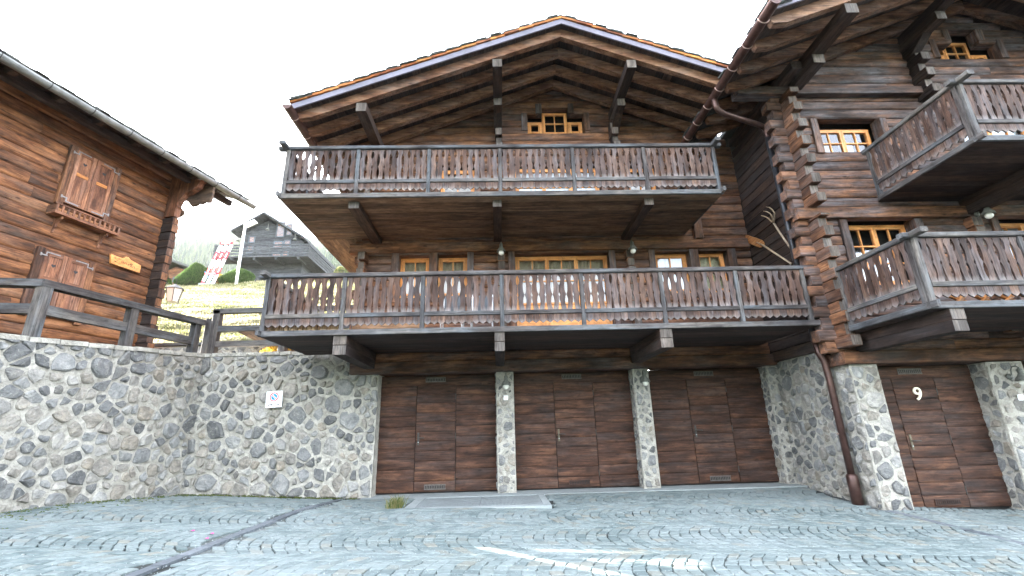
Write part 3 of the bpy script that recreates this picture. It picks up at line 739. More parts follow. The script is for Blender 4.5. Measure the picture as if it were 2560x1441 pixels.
log_ends(ch, .00, .17, 9.34, YW + .1, 2.75, 4.92, 65, 'log_wood', .0); log_ends(ch, 2.84, 3.01, 9.34, YW + .1, 2.75, 4.92, 66, 'log_wood', .0)
box('post', 'log_wood_grey', ch, 4.43, 4.62, YW - .12, YW + .05, 5.14, 5.8, 'z', ch=.01)
for a, b_ in [(-2.31, -2.15), (-1.49, -1.31), (-.66, -.52), (.24, .38), (2.47, 2.61), (3.36, 3.50), (4.28, 4.48), (5.14, 5.33)]: jamb(ch, a, b_, YW - .022, 2.8 if a in (.24, 2.47) else 3.8, 4.918)
for a, b_ in [(-1.44, -1.3), (-.5, -.36), (.31, .45), (2.45, 2.59), (2.96, 3.1), (3.8, 3.94)]: jamb(ch, a, b_, YW - .022, 5.4, 7.2)
jamb(ch, .64, .79, YW - .022, 8.05, 8.55); jamb(ch, 2.18, 2.31, YW - .022, 8.05, 8.55); jamb(ch, 1.00, 1.15, YW - .022, 8.545, 8.82); jamb(ch, 1.80, 1.94, YW - .022, 8.545, 8.82)
YF = YW + .2
for a, b_ in [(-2.15, -1.5), (-1.31, -.67)]: window(ch, a, b_, 3.95, 4.87, YF, 1, 2, 2, 'curtain')
window(ch, .40, 2.47, 2.80, 4.87, YF, 3, 2, 2, 'curtain', sill_panel=.95)
window(ch, 3.52, 4.28, 3.95, 4.88, YF, 1, 2, 2, 'shade'); window(ch, 4.49, 5.14, 3.95, 4.89, YF, 1, 2, 2, 'curtain_print')
window(ch, -1.3, -.5, 5.95, 7.1, YF, 1, 2, 3, 'curtain'); window(ch, .45, 2.45, 5.36, 7.12, YF, 3, 1, 2, 'shade', sill_panel=.8); window(ch, 3.1, 3.8, 5.95, 7.1, YF, 1, 2, 3, 'curtain')
window(ch, .80, 1.16, 8.07, 8.44, YF, 1, 1, 1); window(ch, 1.17, 1.79, 8.07, 8.71, YF, 1, 2, 2, fw=.03); window(ch, 1.80, 2.16, 8.07, 8.44, YF, 1, 1, 1)
# side and back walls
m = MB(); m.box(-2.85, -2.65, YW + .2, 18, .0, 7.45, 'y'); m.box(-2.85, 5.6, 17.8, 18, 0, 8, 'x'); sw = m.build('side_wall', 'log_wood', ch)
z = 2.85; i = 0
while z < 7.4:
    m = MB(); m.box(-2.9 + R.uniform(-.01, .01), -2.84, YW + .2, 17.9, z + .003, z + .192, 'y', ch=.012, off=roff()); m.build('log', 'log_wood', sw); z += .195
# roof
def roof_slabs(root, xr, zr, sl, xl, xrt, y0, y1, th=.09, ridge_over=0):
    m = MB(); z = lambda x: zr - sl * abs(x - xr)
    m.prism([(xl, z(xl)), (xr, zr), (xrt, z(xrt)), (xrt, z(xrt) + th), (xr, zr + th), (xl, z(xl) + th)], y0, y1, 'xz', 'y'); return m.build('roof', 'slate', root)
ZR, SL = 9.155, .395
zt = ZR + .215
rf = roof_slabs(ch, 1.44, zt + .028, SL, -3.96, 5.35, 7.62, 18.2)
def sheathing(roof, xr, z, sl, xl, xrt, y0, y1, wd=.16):
    for side, xe in ((-1, xl), (1, xrt)):
        n = int(abs(xe - xr) / wd)
        for i in range(n):
            a = xr + side * abs(xe - xr) * i / n; b_ = xr + side * abs(xe - xr) * (i + 1) / n - side * .003
            za, zb = z - sl * abs(a - xr), z - sl * abs(b_ - xr)
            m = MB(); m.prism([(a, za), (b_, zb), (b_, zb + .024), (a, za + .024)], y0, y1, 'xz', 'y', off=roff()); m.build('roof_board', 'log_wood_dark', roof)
sheathing(rf, 1.44, zt + .002, SL, -3.95, 5.33, 7.6, 9.6)
for y in (9.28, 8.79, 8.29, 7.80): rafter_pair(rf, 1.44, ZR, SL, y, -3.90, 5.3)
for xa, xb in ((-.03, .17), (2.79, 2.99), (-2.77, -2.56)):
    zc = ZR - SL * abs((xa + xb) / 2 - 1.44); zc = min(zc, ZR - SL * abs(xa - 1.44), ZR - SL * abs(xb - 1.44)) - .002
    m = MB(); m.box(xa, xb, 7.745, YW + .1, zc - .2, zc, 'y', ch=.006, off=roff()); o = m.build('purlin', 'log_wood_dark', rf)
    m = MB(); m.box(xa + .004, xb - .004, 7.741, 7.751, zc - .196, zc - .004, 'z', off=roff()); m.build('purlin_end', 'end_grain', rf)
    if xa > -1:
        m = MB(); m.box(xa + .008, xb - .008, 8.68, YW + .1, zc - .395, zc - .203, 'y', ch=.006, off=roff()); m.build('corbel', 'log_wood_dark', rf)
        m = MB(); m.box(xa + .012, xb - .012, 8.676, 8.686, zc - .39, zc - .207, 'z', off=roff()); m.build('corbel_end', 'end_grain', rf)
        m = MB(); m.prism([(8.95, zc - .398), (YW, zc - .398), (YW, zc - .60), (9.3, zc - .60)], xa + .012, xb - .012, 'yz', 'y', off=roff()); m.build('corbel', 'log_wood_dark', rf)
    else:
        m = MB(); m.prism([(8.9, zc - .203), (YW, zc - .203), (YW, zc - .62), (9.2, zc - .62)], xa, xb, 'yz', 'y', off=roff()); m.build('corbel', 'log_wood_dark', rf)
def verge(roof, xr, zb, sl, xl, xrt, y, fh=.125, seed=1, left=True, right=True):
    """metal clad verge board, orange shingle ends and grey slates stepping up the slope"""
    rng = random.Random(seed); z = lambda x: zb - sl * abs(x - xr)
    for side, xe in ((-1, xl), (1, xrt)):
        if (side < 0 and not left) or (side > 0 and not right): continue
        m = MB(); m.prism([(xr, zb), (xe, z(xe)), (xe, z(xe) + fh), (xr, zb + fh)], y, y + .03, 'xz', 'x'); m.build('verge_board', 'fascia_metal', roof)
        L_ = abs(xe - xr); n = int(L_ / .30); cs = math.cos(math.atan(sl))
        for i in range(n):
            a = xr + side * L_ * i / n; b_ = xr + side * (L_ * (i + 1) / n + .02); t0 = rng.uniform(.0, .008)
            za, zb_ = z(a) + fh, z(b_) + fh
            m = MB(); m.prism([(a, za + t0), (b_, zb_ + .018 + t0), (b_, zb_ + .066 + t0), (a, za + .048 + t0)], y - .03 + rng.uniform(-.012, .008), y + .34, 'xz', 'x', off=roff()); m.build('shingle', 'shingle_orange', roof)
            for k_, (s0, s1) in enumerate(((.0, 1.06), (.25, .95))):
                p_ = a + (b_ - a) * s0; q_ = a + (b_ - a) * s1; h_ = .070 + .02 * k_
                m = MB(); m.prism([(p_, z(p_) + fh + h_ - .014), (q_, z(q_) + fh + h_ + .012), (q_, z(q_) + fh + h_ + .026), (p_, z(p_) + fh + h_ + .004)], y - .045 + rng.uniform(-.02, .015), y + .4, 'xz', 'x', off=roff()); m.build('slate', 'slate', roof)
verge(rf, 1.44, 9.325, SL, -3.96, 5.2, 7.56)
m = MB(); m.lathe([(.0, .0), (.09, .0), (.1, .05), (.06, .1), (.02, .12)], (-2.95, 7.75, 7.80), 9); m.build('roof_stone', 'rock', rf)
gutter(rf, -3.955, 7.175, 7.40, 18, .09, 'copper', .6)
# eave slates on the left edge
def eave_slates(roof, x, z, y0, y1, dirx, sl, seed, wd=.24, over=.05, th=.02, layers=2, mat='slate'):
    rng = random.Random(seed); y = y0
    while y < y1:
        l = wd * rng.uniform(.7, 1.3)
        for k_ in range(layers):
            o_ = over * rng.uniform(.2, 1.5) - k_ * .12; z_ = z + k_ * .03 + rng.uniform(-.004, .012); e = rng.uniform(-.02, .02)
            m = MB(); m.prism([(x + dirx * o_, z_ - sl * 0), (x - dirx * .4, z_ + sl * (.4 + o_)), (x - dirx * .4, z_ + sl * (.4 + o_) + th), (x + dirx * o_, z_ + th)], y + e, y + l - .006 + e, 'xz', 'y'); m.build('slate', mat, roof)
        y += l
eave_slates(rf, -3.96, 7.36, 7.5, 18, -1, .395, 4, over=.03)

# balconies
def balcony(root, name_seed, x0, x1, yf, yb, z0, posts, mat):
    m = MB(); m.box(x0 + .06, x1 - .06, yf + .06, yb - .01, z0 + .046, z0 + .07); b_ = m.build('balcony', 'core', root)
    floor_boards(b_, x0 + .04, x1 - .02, yf + .05, yb - .002, z0 + .004, mat)
    railing(b_, x0, x1, z0, posts, 'x', yf, -1)
    return b_
lowb = balcony(ch, 1, -3.96, 5.50, 7.53, YW, 2.72, [-3.915, -2.62, -1.285, .065, 1.45, 2.845, 4.18, 5.375], 'log_wood_dark')
railing(lowb, 7.43, YW, 2.723, [7.62, 8.5, 9.40], 'y', -3.955, -1)
upb = balcony(ch, 2, -3.96, 4.25, 7.55, YW, 5.268, [-3.88, -2.575, -1.255, .08, 1.465, 2.835, 4.19], 'soffit_wood')
railing(upb, 7.45, 12.9, 5.271, [7.64, 8.55, 9.45, 10.3, 11.15, 12.0, 12.85], 'y', -3.955, -1)
railing(upb, 7.45, YW, 5.271, [7.64, 8.5, 9.40], 'y', 4.245, 1)
floor_boards(upb, -3.93, -2.9, YW + .005, 12.85, 5.272, 'soffit_wood', 'y')
joist(ch, -.07, .10, 7.56, YW, [(2.565, 2.722, .0), (2.40, 2.562, .01)])
joist(ch, -2.74, -2.52, 7.58, YW, [(2.565, 2.722, .0), (2.40, 2.562, .01)])
joist(ch, 2.72, 2.93, 7.56, YW, [(2.565, 2.722, .0), (2.40, 2.562, .01)])
for a, b_ in ((-.07, .10), (-2.74, -2.54), (2.79, 2.97)): joist(ch, a, b_, 7.72, YW, [(5.13, 5.27, .0)])
adopt(ch, ch_off)

# ------------------------------------------------------------------ right chalet
rc = thing('chalet', 'dark log chalet with garage door number 9 and copper gutter beside the yard', 'house', (10, 7.6, -.25))
rc_off = Vector((10, 7.6, -.25))
Y2 = 7.5; ZF = -.24
# stone base: side wall towards the yard, corner pier, pillar
rng = random.Random(77)
m = MB(); sf = lambda u, v, h_: (5.80 - h_, 7.52 + u, -.25 + v)
m.box(5.81, 6.1, 7.53, 9.95, -.3, 2.36); rough_face(m, sf, 0, 2.05, 0, 2.61, rng)
so = m.build('stone_base', 'mortar', rc); stones(so, sf, .36, 2.05, .06, 2.6, rng, .07, .165, .02, .03)
stones(so, sf, .0, .36, .06, 2.5, rng, .08, .15, .02, .03)
ff = lambda u, v, h_: (5.80 + u, 7.52 - h_, -.25 + v)
m = MB(); m.box(5.80, 6.27, 7.522, 7.9, -.4, 2.04); m2 = m.build('corner_pier', 'mortar', rc); stones(m2, ff, .01, .46, .04, 2.27, rng, .08, .16, .02, .022)
pillar(rc, 8.12, 8.75, 7.50, 7.95, -.24, 2.03, 41, .07, .16)
pillar(rc, 11.2, 11.8, 7.50, 7.95, -.3, 2.03, 42, .07, .16)
garage_door(rc, 6.27, 8.12, ZF, 2.03, 7.8, 9, 6.69, 7.42, 'garage_wood')
garage_door(rc, 8.75, 11.2, ZF - .04, 2.03, 7.8, 10, 9.5, 10.3)
box('lintel_beam', 'log_wood', rc, 5.70, 14, Y2 - .06, Y2 + .45, 2.045, 2.25, 'x', ch=.012)
GAB2 = lambda z: (9.98 - (9.55 - z) / .39, 9.98 + (9.55 - z) / .39)
OP2 = [(6.38, 7.64, 3.45, 4.67), (9.22, 10.6, 2.6, 4.67), (6.32, 7.57, 6.08, 6.84), (9.2, 10.8, 5.2, 7.0), (9.31, 10.63, 8.33, 8.79), (9.67, 10.27, 8.7, 9.06)]
log_wall(rc, Y2, 5.68, 14.2, 2.25, 7.36, OP2, 'log_wood_grey', ends=lambda i: ((.28, 0) if i % 2 else (.19, 0)), seed=8)
log_wall(rc, Y2 - .02, 5.70, 14.2, 7.50, 9.5, OP2, 'log_wood_grey', gable=GAB2, seed=9, name='gable_wall')
box('wall_plate', 'log_wood_grey', rc, 4.78, 8.6, Y2 - .15, Y2 + .1, 7.34, 7.51, 'x', ch=.01)
box('wall_plate', 'log_wood_grey', rc, 8.6, 14.2, Y2 - .04, Y2 + .1, 7.34, 7.505, 'x', ch=.01)
box('floor_beam', 'log_wood_grey', rc, 5.46, 14.2, Y2 - .09, Y2 + .1, 4.67, 4.88, 'x', ch=.012)
log_ends(rc, 5.67, 5.85, 7.16, 7.55, 2.3, 4.66, 71, 'log_wood', .11); log_ends(rc, 5.67, 5.85, 7.16, 7.55, 4.885, 7.33, 72, 'log_wood', .11)
log_ends(rc, 8.52, 8.70, 7.16, Y2 + .1, 7.22, 8.42, 73, 'log_wood_dark', .11)
log_ends(rc, 8.60, 8.80, 7.36, Y2 + .1, 2.5, 4.66, 74, 'log_wood', 0)
# side wall of logs towards the yard: dark stain plus shade in the colour
m = MB(); m.box(5.86, 6.0, 7.6, 18, 2.3, 7.4, 'y'); m.box(6, 14, 17.8, 18, 0, 8, 'x'); m.box(14.0, 14.2, 7.6, 18, -.4, 7.4, 'y'); sw2 = m.build('side_wall', 'core', rc)
z_ = 2.36
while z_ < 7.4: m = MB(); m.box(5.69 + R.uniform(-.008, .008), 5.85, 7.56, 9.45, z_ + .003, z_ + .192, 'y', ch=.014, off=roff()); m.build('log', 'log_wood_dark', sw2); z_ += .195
for a, b_, z0_, z1_ in [(6.23, 6.38, 3.3, 4.66), (7.64, 7.79, 3.3, 4.66), (6.18, 6.32, 6.07, 6.84), (7.57, 7.71, 6.07, 6.84), (9.16, 9.31, 8.32, 8.79), (10.63, 10.78, 8.32, 8.79), (9.53, 9.67, 8.785, 9.06), (10.27, 10.42, 8.785, 9.06), (9.08, 9.22, 2.6, 4.66)]: jamb(rc, a, b_, Y2 - .035, z0_, z1_)
window(rc, 6.40, 7.64, 3.45, 4.64, Y2 + .2, 2, 2, 3); window(rc, 6.34, 7.50, 6.09, 6.74, Y2 + .2, 2, 2, 2, fw=.035)
window(rc, 9.22, 10.6, 2.6, 4.64, Y2 + .2, 2, 2, 3, 'shade'); window(rc, 9.2, 10.8, 5.2, 6.95, Y2 + .2, 2, 2, 2, 'shade')
window(rc, 9.32, 9.66, 8.34, 8.60, Y2 + .2, 1, 1, 1); window(rc, 9.67, 10.25, 8.34, 8.93, Y2 + .2, 1, 2, 2, fw=.03); window(rc, 10.26, 10.6, 8.34, 8.60, Y2 + .2, 1, 1, 1)
for z_ in (4.36, 6.42):     # pale reflections painted as panels behind the glass
    pass
box('painted_reflection', 'shade', rc, 6.45, 7.05, Y2 + .3, Y2 + .31, 3.5, 4.12); box('painted_reflection', 'shade', rc, 6.36, 6.75, Y2 + .3, Y2 + .31, 6.1, 6.44); box('painted_reflection', 'shade', rc, 6.9, 7.18, Y2 + .3, Y2 + .31, 6.1, 6.46)
# roof
ZR2, SL2 = 9.42, .39; zt2 = ZR2 + .215
rf2 = roof_slabs(rc, 9.98, zt2 + .028, SL2, 4.42, 15.5, 5.62, 9.38)
m = MB(); z_ = lambda x: zt2 + .028 - SL2 * abs(x - 9.98)
m.prism([(5.62, z_(5.62)), (9.98, z_(9.98)), (15.5, z_(15.5)), (15.5, z_(15.5) + .09), (9.98, z_(9.98) + .09), (5.62, z_(5.62) + .09)], 9.381, 18, 'xz', 'y'); m.build('roof_slab', 'slate', rf2)
sheathing(rf2, 9.98, zt2 + .002, SL2, 4.45, 15.4, 5.6, 7.7)
for y in (7.34, 6.84, 6.32, 5.82): rafter_pair(rf2, 9.98, ZR2, SL2, y, 4.55, 15.3)
for y in (7.85, 8.35, 8.85): rafter_pair(rf2, 9.98, ZR2, SL2, y, 4.6, 15.3, right=False)
for xa, xb in ((5.86, 6.08), (8.5, 8.7), (11.25, 11.45)):
    zc = min(ZR2 - SL2 * abs(xa - 9.98), ZR2 - SL2 * abs(xb - 9.98)) - .002
    m = MB(); m.box(xa, xb, 5.77, Y2 + .1, zc - .2, zc, 'y', ch=.006, off=roff()); m.build('purlin', 'log_wood_dark', rf2)
    m = MB(); m.box(xa + .004, xb - .004, 5.766, 5.776, zc - .196, zc - .004, 'z', off=roff()); m.build('purlin_end', 'end_grain', rf2)
    m = MB(); m.box(xa - .02, xb - .02, 6.64, Y2 + .1, zc - .40, zc - .203, 'y', ch=.006, off=roff()); m.build('corbel', 'log_wood_dark', rf2)
    m = MB(); m.box(xa - .016, xb - .024, 6.636, 6.646, zc - .395, zc - .207, 'z', off=roff()); m.build('corbel_end', 'end_grain', rf2)
    if xa > 6: m = MB(); m.prism([(6.95, zc - .403), (Y2, zc - .403), (Y2, zc - .6), (7.3, zc - .6)], xa - .01, xb - .03, 'yz', 'y', off=roff()); m.build('corbel', 'log_wood_dark', rf2)
box('side_plate', 'log_wood_dark', rc, 5.62, 5.82, 6.9, 9.4, 7.52, 7.70, 'y', ch=.01)
verge(rf2, 9.98, 9.60, SL2, 4.45, 15.4, 5.57, seed=3)
gutter(rf2, 4.37, 7.40, 5.34, 9.3, .09, 'copper', .52)
eave_slates(rf2, 4.42, 7.48, 5.5, 9.3, -1, .39, 6, wd=.14, over=.08)
# downpipe
dp = [(4.37, 7.5, 7.36), (4.37, 7.5, 7.22), (4.375, 7.5, 7.15), (4.41, 7.51, 7.09), (4.47, 7.53, 7.05), (4.55, 7.56, 7.03), (5.38, 7.83, 6.97), (5.46, 7.86, 6.955), (5.52, 7.875, 6.92), (5.545, 7.88, 6.85), (5.55, 7.88, 6.6), (5.56, 7.87, 2.5)]
m = MB(); m.tube(dp, .056, 10); pipe = m.build('downpipe', 'copper', rf2, True)
m = MB(); m.tube([(5.548, 7.88, 6.72), (5.56, 7.87, 2.52)], .0575, 10); m.build('downpipe', 'pipe_dark', rf2, True)
m = MB(); m.tube([(5.56, 7.87, 2.52), (5.58, 7.86, 2.3), (5.63, 7.84, 2.15), (5.65, 7.84, 1.8), (5.65, 7.84, .1)], .056, 10); m.build('downpipe', 'copper', rf2, True)
for z_ in (6.7, 4.6, 2.28, 1.35, .95): m = MB(); m.tube([(5.56 if z_ > 2.3 else 5.65 - (.02 if z_ > 2 else 0), 7.86, z_ - .012), (5.56 if z_ > 2.3 else 5.65 - (.02 if z_ > 2 else 0), 7.86, z_ + .012)], .064, 10); m.build('pipe_ring', 'copper_light' if z_ in (.95, 2.28) else 'copper', rf2, True)
m = MB(); m.tube([(5.65, 7.84, -.16), (5.65, 7.84, .3), (5.65, 7.84, .33)], [.085, .085, .068], 12); m.build('pipe_shoe', 'copper', rf2, True)
# balconies
lb2 = balcony(rc, 3, 5.70, 14, 5.72, Y2, 2.535, [5.785, 7.285, 8.75, 10.2, 11.65], 'log_wood_dark')
railing(lb2, 5.62, 7.2, 2.537, [5.80, 7.18], 'y', 5.705, -1)
ub2 = balcony(rc, 4, 7.05, 14, 5.60, Y2, 5.015, [7.13, 8.6, 10.05, 11.5], 'log_wood_dark')
railing(ub2, 5.50, 7.45, 5.018, [5.68, 7.41], 'y', 7.055, -1)
joist(rc, 5.97, 6.17, 5.75, Y2, [(2.385, 2.536, .0), (2.23, 2.382, .01)]); joist(rc, 9.2, 9.4, 5.75, Y2, [(2.385, 2.536, .0), (2.23, 2.382, .01)])
joist(rc, 8.62, 8.82, 5.95, Y2, [(4.86, 5.016, .0), (4.7, 4.858, .4)])
adopt(rc, rc_off)

# ------------------------------------------------------------------ left house (turned 75 degrees: local x runs along its front, local -y points at the yard)
LH = Vector((-8.23, 10.5, 2.6)); LROT = D2R(75.2)
lh = thing('log_house', 'orange-brown log house with heart-cut shutters behind the timber fence', 'house', LH, LROT)
lz = Vector((0, 0, 2.6))
log_wall(lh, 0, -7.2, 0.02, 2.6, 7.66, (), 'orange_log', h=.22, t=.18, seed=21)
log_ends(lh, .02, .2, -.31, .1, 2.6, 6.38, 22, 'log_wood_dark', .025, .21, 'log_wood')
m = MB(); m.box(-7.1, .0, .5, 8, 2.4, 7.6); m.box(.06, .18, .1, 8, 2.5, 7.4, 'y'); m.box(-7.1, .16, .06, .45, 7.3, 7.74); m.build('side_wall', 'orange_log', lh)
m = MB(); m.prism([(0.0, 7.55), (-.93, 7.30), (-.89, 7.24), (-.845, 7.13), (-.70, 7.05), (-.48, 6.97), (-.35, 6.82), (-.31, 6.72), (-.335, 6.66), (-.30, 6.62), (-.31, 6.40), (0, 6.40)], .02, .17, 'yz', 'z'); br = m.build('eave_bracket', 'shutter_wood', lh)
m = MB(); m.prism([(.08, 6.54), (-.16, 6.53), (-.25, 6.60), (-.21, 6.70), (-.11, 6.78), (-.07, 6.88), (-.10, 6.95), (-.18, 6.98), (-.29, 6.95), (-.38, 6.86), (-.47, 6.76), (-.60, 6.77), (-.66, 6.81), (-.78, 6.79), (-.87, 6.83), (-.90, 6.81), (-1.02, 6.80), (-1.05, 6.92), (-1.05, 7.22), (.08, 7.6)], .28, .34, 'yz', 'y'); m.build('eave_bracket', 'soffit_wood', lh)
# roof
SLL = .40; zE = 7.36
zf = lambda y: zE + SLL * (y + .98)
m = MB(); m.prism([(-.98, zE), (4.2, zf(4.2)), (9.4, zE), (9.4, zE + .1), (4.2, zf(4.2) + .1), (-.98, zE + .1)], -8.2, 1.42, 'yz', 'x'); lrf = m.build('roof', 'log_wood_dark', lh)
for i in range(11):
    x = -6.6 + i * .72
    m = MB(); m.prism([(-.86, zf(-.86) - .003), (.3, zf(.3) - .003), (.3, zf(.3) - .14), (-.75, zf(-.75) - .14), (-.86, zf(-.86) - .08)], x, x + .11, 'yz', 'y', off=roff()); m.build('rafter', 'log_wood_dark', lrf)
box('purlin', 'log_wood_dark', lrf, -8, 1.3, -.62, -.5, 7.26, 7.42, 'x', ch=.01); box('eave_board', 'log_wood_dark', lrf, -8.2, 1.36, -.95, -.91, 7.31, 7.40, 'x')
# zinc gutter along local x
gx, gzz, gr = -1.05, 7.345, .095
pr = [(gx + gr * math.cos(math.pi + math.pi * i / 10), gzz + gr * math.sin(math.pi + math.pi * i / 10)) for i in range(11)] + [(gx + (gr - .007) * math.cos(-math.pi * i / 10), gzz + (gr - .006) * math.sin(-math.pi * i / 10)) for i in range(11)]
m = MB(); m.prism(pr, -8.2, 1.62, 'yz', 'x'); gu = m.build('gutter', 'zinc', lrf)
m = MB(); m.prism(pr[:11], 1.615, 1.622, 'yz', 'x'); m.build('gutter_end', 'zinc', gu)
for i in range(12):
    x = -6.9 + .72 * i; m = MB(); m.tube([(x, gx + (gr + .004) * math.cos(math.pi + math.pi * k_ / 8), gzz + (gr + .004) * math.sin(math.pi + math.pi * k_ / 8)) for k_ in range(9)], .009, 5); m.build('gutter_bracket', 'iron', gu)
rng = random.Random(5); x = -8.2
while x < 1.45:
    l = rng.uniform(.13, .30)
    for k_ in range(4):
        o_ = rng.uniform(-.03, .06) - k_ * .07; z_ = zE + .085 + k_ * .042 + rng.uniform(0, .025)
        m = MB(); m.prism([(-1.0 - o_, z_), (-.5, z_ + SLL * (.5 + o_)), (-.5, z_ + SLL * (.5 + o_) + .02), (-1.0 - o_, z_ + .02)], x + rng.uniform(-.02, .02), x + l - .006, 'yz', 'y'); m.build('slate', 'slate', lrf)
    x += l
# shutters
def heart(cx, cz, s):
    return [(cx + s * .0325 * 16 * math.sin(t) ** 3, cz + s * .0325 * (13 * math.cos(t) - 5 * math.cos(2 * t) - 2 * math.cos(3 * t) - math.cos(4 * t))) for t in [2 * math.pi * i / 20 for i in range(20)]]
def shutters(root, x0, x1, z0, z1, pale):
    y = -.02
    for a, b_ in ((x0, x0 + .12), (x1 - .12, x1)): box('shutter_post', 'log_wood', root, a, b_, -.075, .03, z0 - .05, z1 + .04, 'z', ch=.008, off=roff())
    for a, b_ in ((x0 + .125, (x0 + x1) / 2 - .004), ((x0 + x1) / 2 + .004, x1 - .125)):
        m = MB(); m.box(a, b_, -.05, -.02, z0, z1, 'z', off=roff()); sh = m.build('shutter', 'shutter_wood', root)
        sw_ = .075; zm = z0 + (z1 - z0) * .57
        for p in ((a, a + sw_, z0, z1), (b_ - sw_, b_, z0, z1)): box('stile', 'shutter_wood', sh, p[0], p[1], -.068, -.0502, p[2], p[3], 'z', ch=.004, off=roff())
        for q0, q1, mt in ((z0, z0 + .09, 'shutter_wood'), (z1 - .09, z1, 'shutter_wood'), (zm - .035, zm + .035, 'peel_wood' if pale else 'shutter_wood')): box('shutter_rail', mt, sh, a + sw_ + .001, b_ - sw_ - .001, -.064, -.0502, q0, q1, 'x', ch=.004, off=roff())
        m = MB(); m.prism(heart((a + b_) / 2, zm + (z1 - zm) * .52, .075), -.0515, -.045, 'xz'); m.build('heart_cutout', 'black', sh)
        outer = a if a < (x0 + x1) / 2 - .1 else b_; d_ = 1 if outer == a else -1
        for zz, vs_ in ((z0 + .10, -1), (z1 - .10, 1)):
            m = MB(); m.box(min(outer - d_ * .06, outer + d_ * .035), max(outer - d_ * .06, outer + d_ * .035), -.082, -.0765, zz - .012, zz + .012); zl = zz + vs_ * .07
            m.box(outer + d_ * .022 - .010, outer + d_ * .022 + .010, -.0755, -.069, min(zz, zl), max(zz, zl)); m.box(min(outer + d_ * .02, outer + d_ * .25), max(outer + d_ * .02, outer + d_ * .25), -.0752, -.069, zl - .011, zl + .011)
            m.box(outer - d_ * .07 - .012, outer - d_ * .07 + .012, -.086, -.0765, zz - .03, zz + .03); m.build('strap_hinge', 'hinge_metal', sh)
shutters(lh, -2.17, -1.17, 5.76, 6.97, True); shutters(lh, -2.22, -1.20, 3.45, 4.70, False)
# flower-box shelf below the upper shutters
m = MB(); m.box(-2.24, -1.04, -.25, -.0, 5.42, 5.445, 'x', off=roff()); m.box(-2.24, -1.04, -.25, -.23, 5.445, 5.47, 'x', off=roff()); fb = m.build('flower_shelf', 'shutter_wood', lh)
box('shelf_rail', 'shutter_wood', fb, -2.26, -1.02, -.262, -.228, 5.60, 5.63, 'x', ch=.004, off=roff())
for i in range(13): x = -2.22 + 1.16 * i / 12; box('shelf_spindle', 'shutter_wood', fb, x - .017, x + .017, -.255, -.235, 5.47, 5.60, 'z', off=roff())
for x in (-2.24, -1.06): box('shelf_end', 'log_wood', fb, x, x + .022, -.24, -.004, 5.447, 5.60, 'y', off=roff())
for x in (-2.08, -1.24): m = MB(); m.prism([(0, 5.415), (-.2, 5.415), (-.19, 5.36), (-.12, 5.33), (-.08, 5.27), (-.075, 5.2), (-.04, 5.17), (-.03, 5.10), (0, 5.08)], x, x + .035, 'yz', 'z'); m.build('shelf_bracket', 'shutter_wood', fb)
for o in lh.children:
    if o.type == 'MESH': o.location = Vector(o.location) - lz
# lantern on an arm at the far corner
ln = thing('wall_lantern', 'dark framed lantern with milky glass hanging behind the log house corner', 'lantern', LH + Matrix.Rotation(LROT, 3, 'Z') @ Vector((1.1, .52, 2.22)))
def lanp(v): return v
m = MB(); m.tube([(-.5, -.25, .30), (-.2, -.1, .36), (.0, 0, .36), (.0, 0, .22)], .012, 6); m.tube([(-.35, -.17, .30), (-.25, -.13, .42), (-.12, -.06, .36)], .008, 5); m.build('arm', 'iron', ln, True)
m = MB(); m.lathe([(.02, .22), (.05, .20), (.22, .10), (.235, .085), (.0, .085)], n=6); m.build('cap', 'iron', ln)
m = MB(); m.lathe([(.20, .083), (.13, -.25), (.12, -.26)], n=6); m.build('glass_body', 'bulb', ln)
m = MB()
for i in range(6): a = math.pi * i / 3; m.tube([(.205 * math.cos(a), .205 * math.sin(a), .085), (.135 * math.cos(a), .135 * math.sin(a), -.26)], .008, 4)
m.build('frame', 'iron', ln)
# carved name board
nb = thing('name_board', 'pale wooden name board with burnt script lettering on the log house wall', 'sign', LH + Matrix.Rotation(LROT, 3, 'Z') @ Vector((-.62, -.022, 2.36)), LROT)
out = [(-.34, .10), (-.22, .085), (-.10, .085), (-.06, .10), (-.03, .15), (.02, .15), (.08, .11), (.33, .055), (.335, -.12), (-.30, -.105)]
m = MB(); m.prism(out, -.03, .02, 'xz', 'x', off=(3, 1, 1)); m.build('board', 'pine', nb)
def script(strokes, root, y, r_, mat):
    for st in strokes: m = MB(); m.tube([(p[0], y, p[1]) for p in st], r_, 5); m.build('lettering', mat, root)
def arc(cx, cz, r0, a0, a1, n=9, sx=1.0): return [(cx + sx * r0 * math.cos(D2R(a0 + (a1 - a0) * i / n)), cz + r0 * math.sin(D2R(a0 + (a1 - a0) * i / n))) for i in range(n + 1)]
T = lambda pts, dx, dz=0: [(p[0] + dx, p[1] + dz) for p in pts]
Ls = [(-.235, .055), (-.255, .035), (-.24, .015), (-.205, .02), (-.17, .05), (-.15, .055), (-.15, .035), (-.18, .01), (-.205, -.02), (-.225, -.045), (-.25, -.04), (-.24, -.03), (-.21, -.045), (-.18, -.04)]
small_a = arc(0, 0, .022, 60, 400) + [(.02, -.02), (.032, -.018)]
small_n = [(-.02, .02), (-.015, -.02), (-.01, .012), (.008, .022), (.015, .0), (.016, -.02), (.028, -.015)]
small_e = [(-.018, .0), (.014, .004), (.01, .02), (-.008, .02), (-.018, 0), (-.01, -.02), (.012, -.018)]
small_l = [(-.01, -.01), (.012, .045), (.006, .055), (-.004, .045), (-.004, -.015), (.006, -.022), (.014, -.015)]
script([Ls, [(-.125, .06), (-.128, .04)], T(small_a, -.075, .0), T(small_n, -.01, -.01), T(small_e, .06, -.02), T(small_l, .10, -.025), T(small_l, .128, -.03), T(small_a, .175, -.035)], nb, -.032, .0042, 'black')

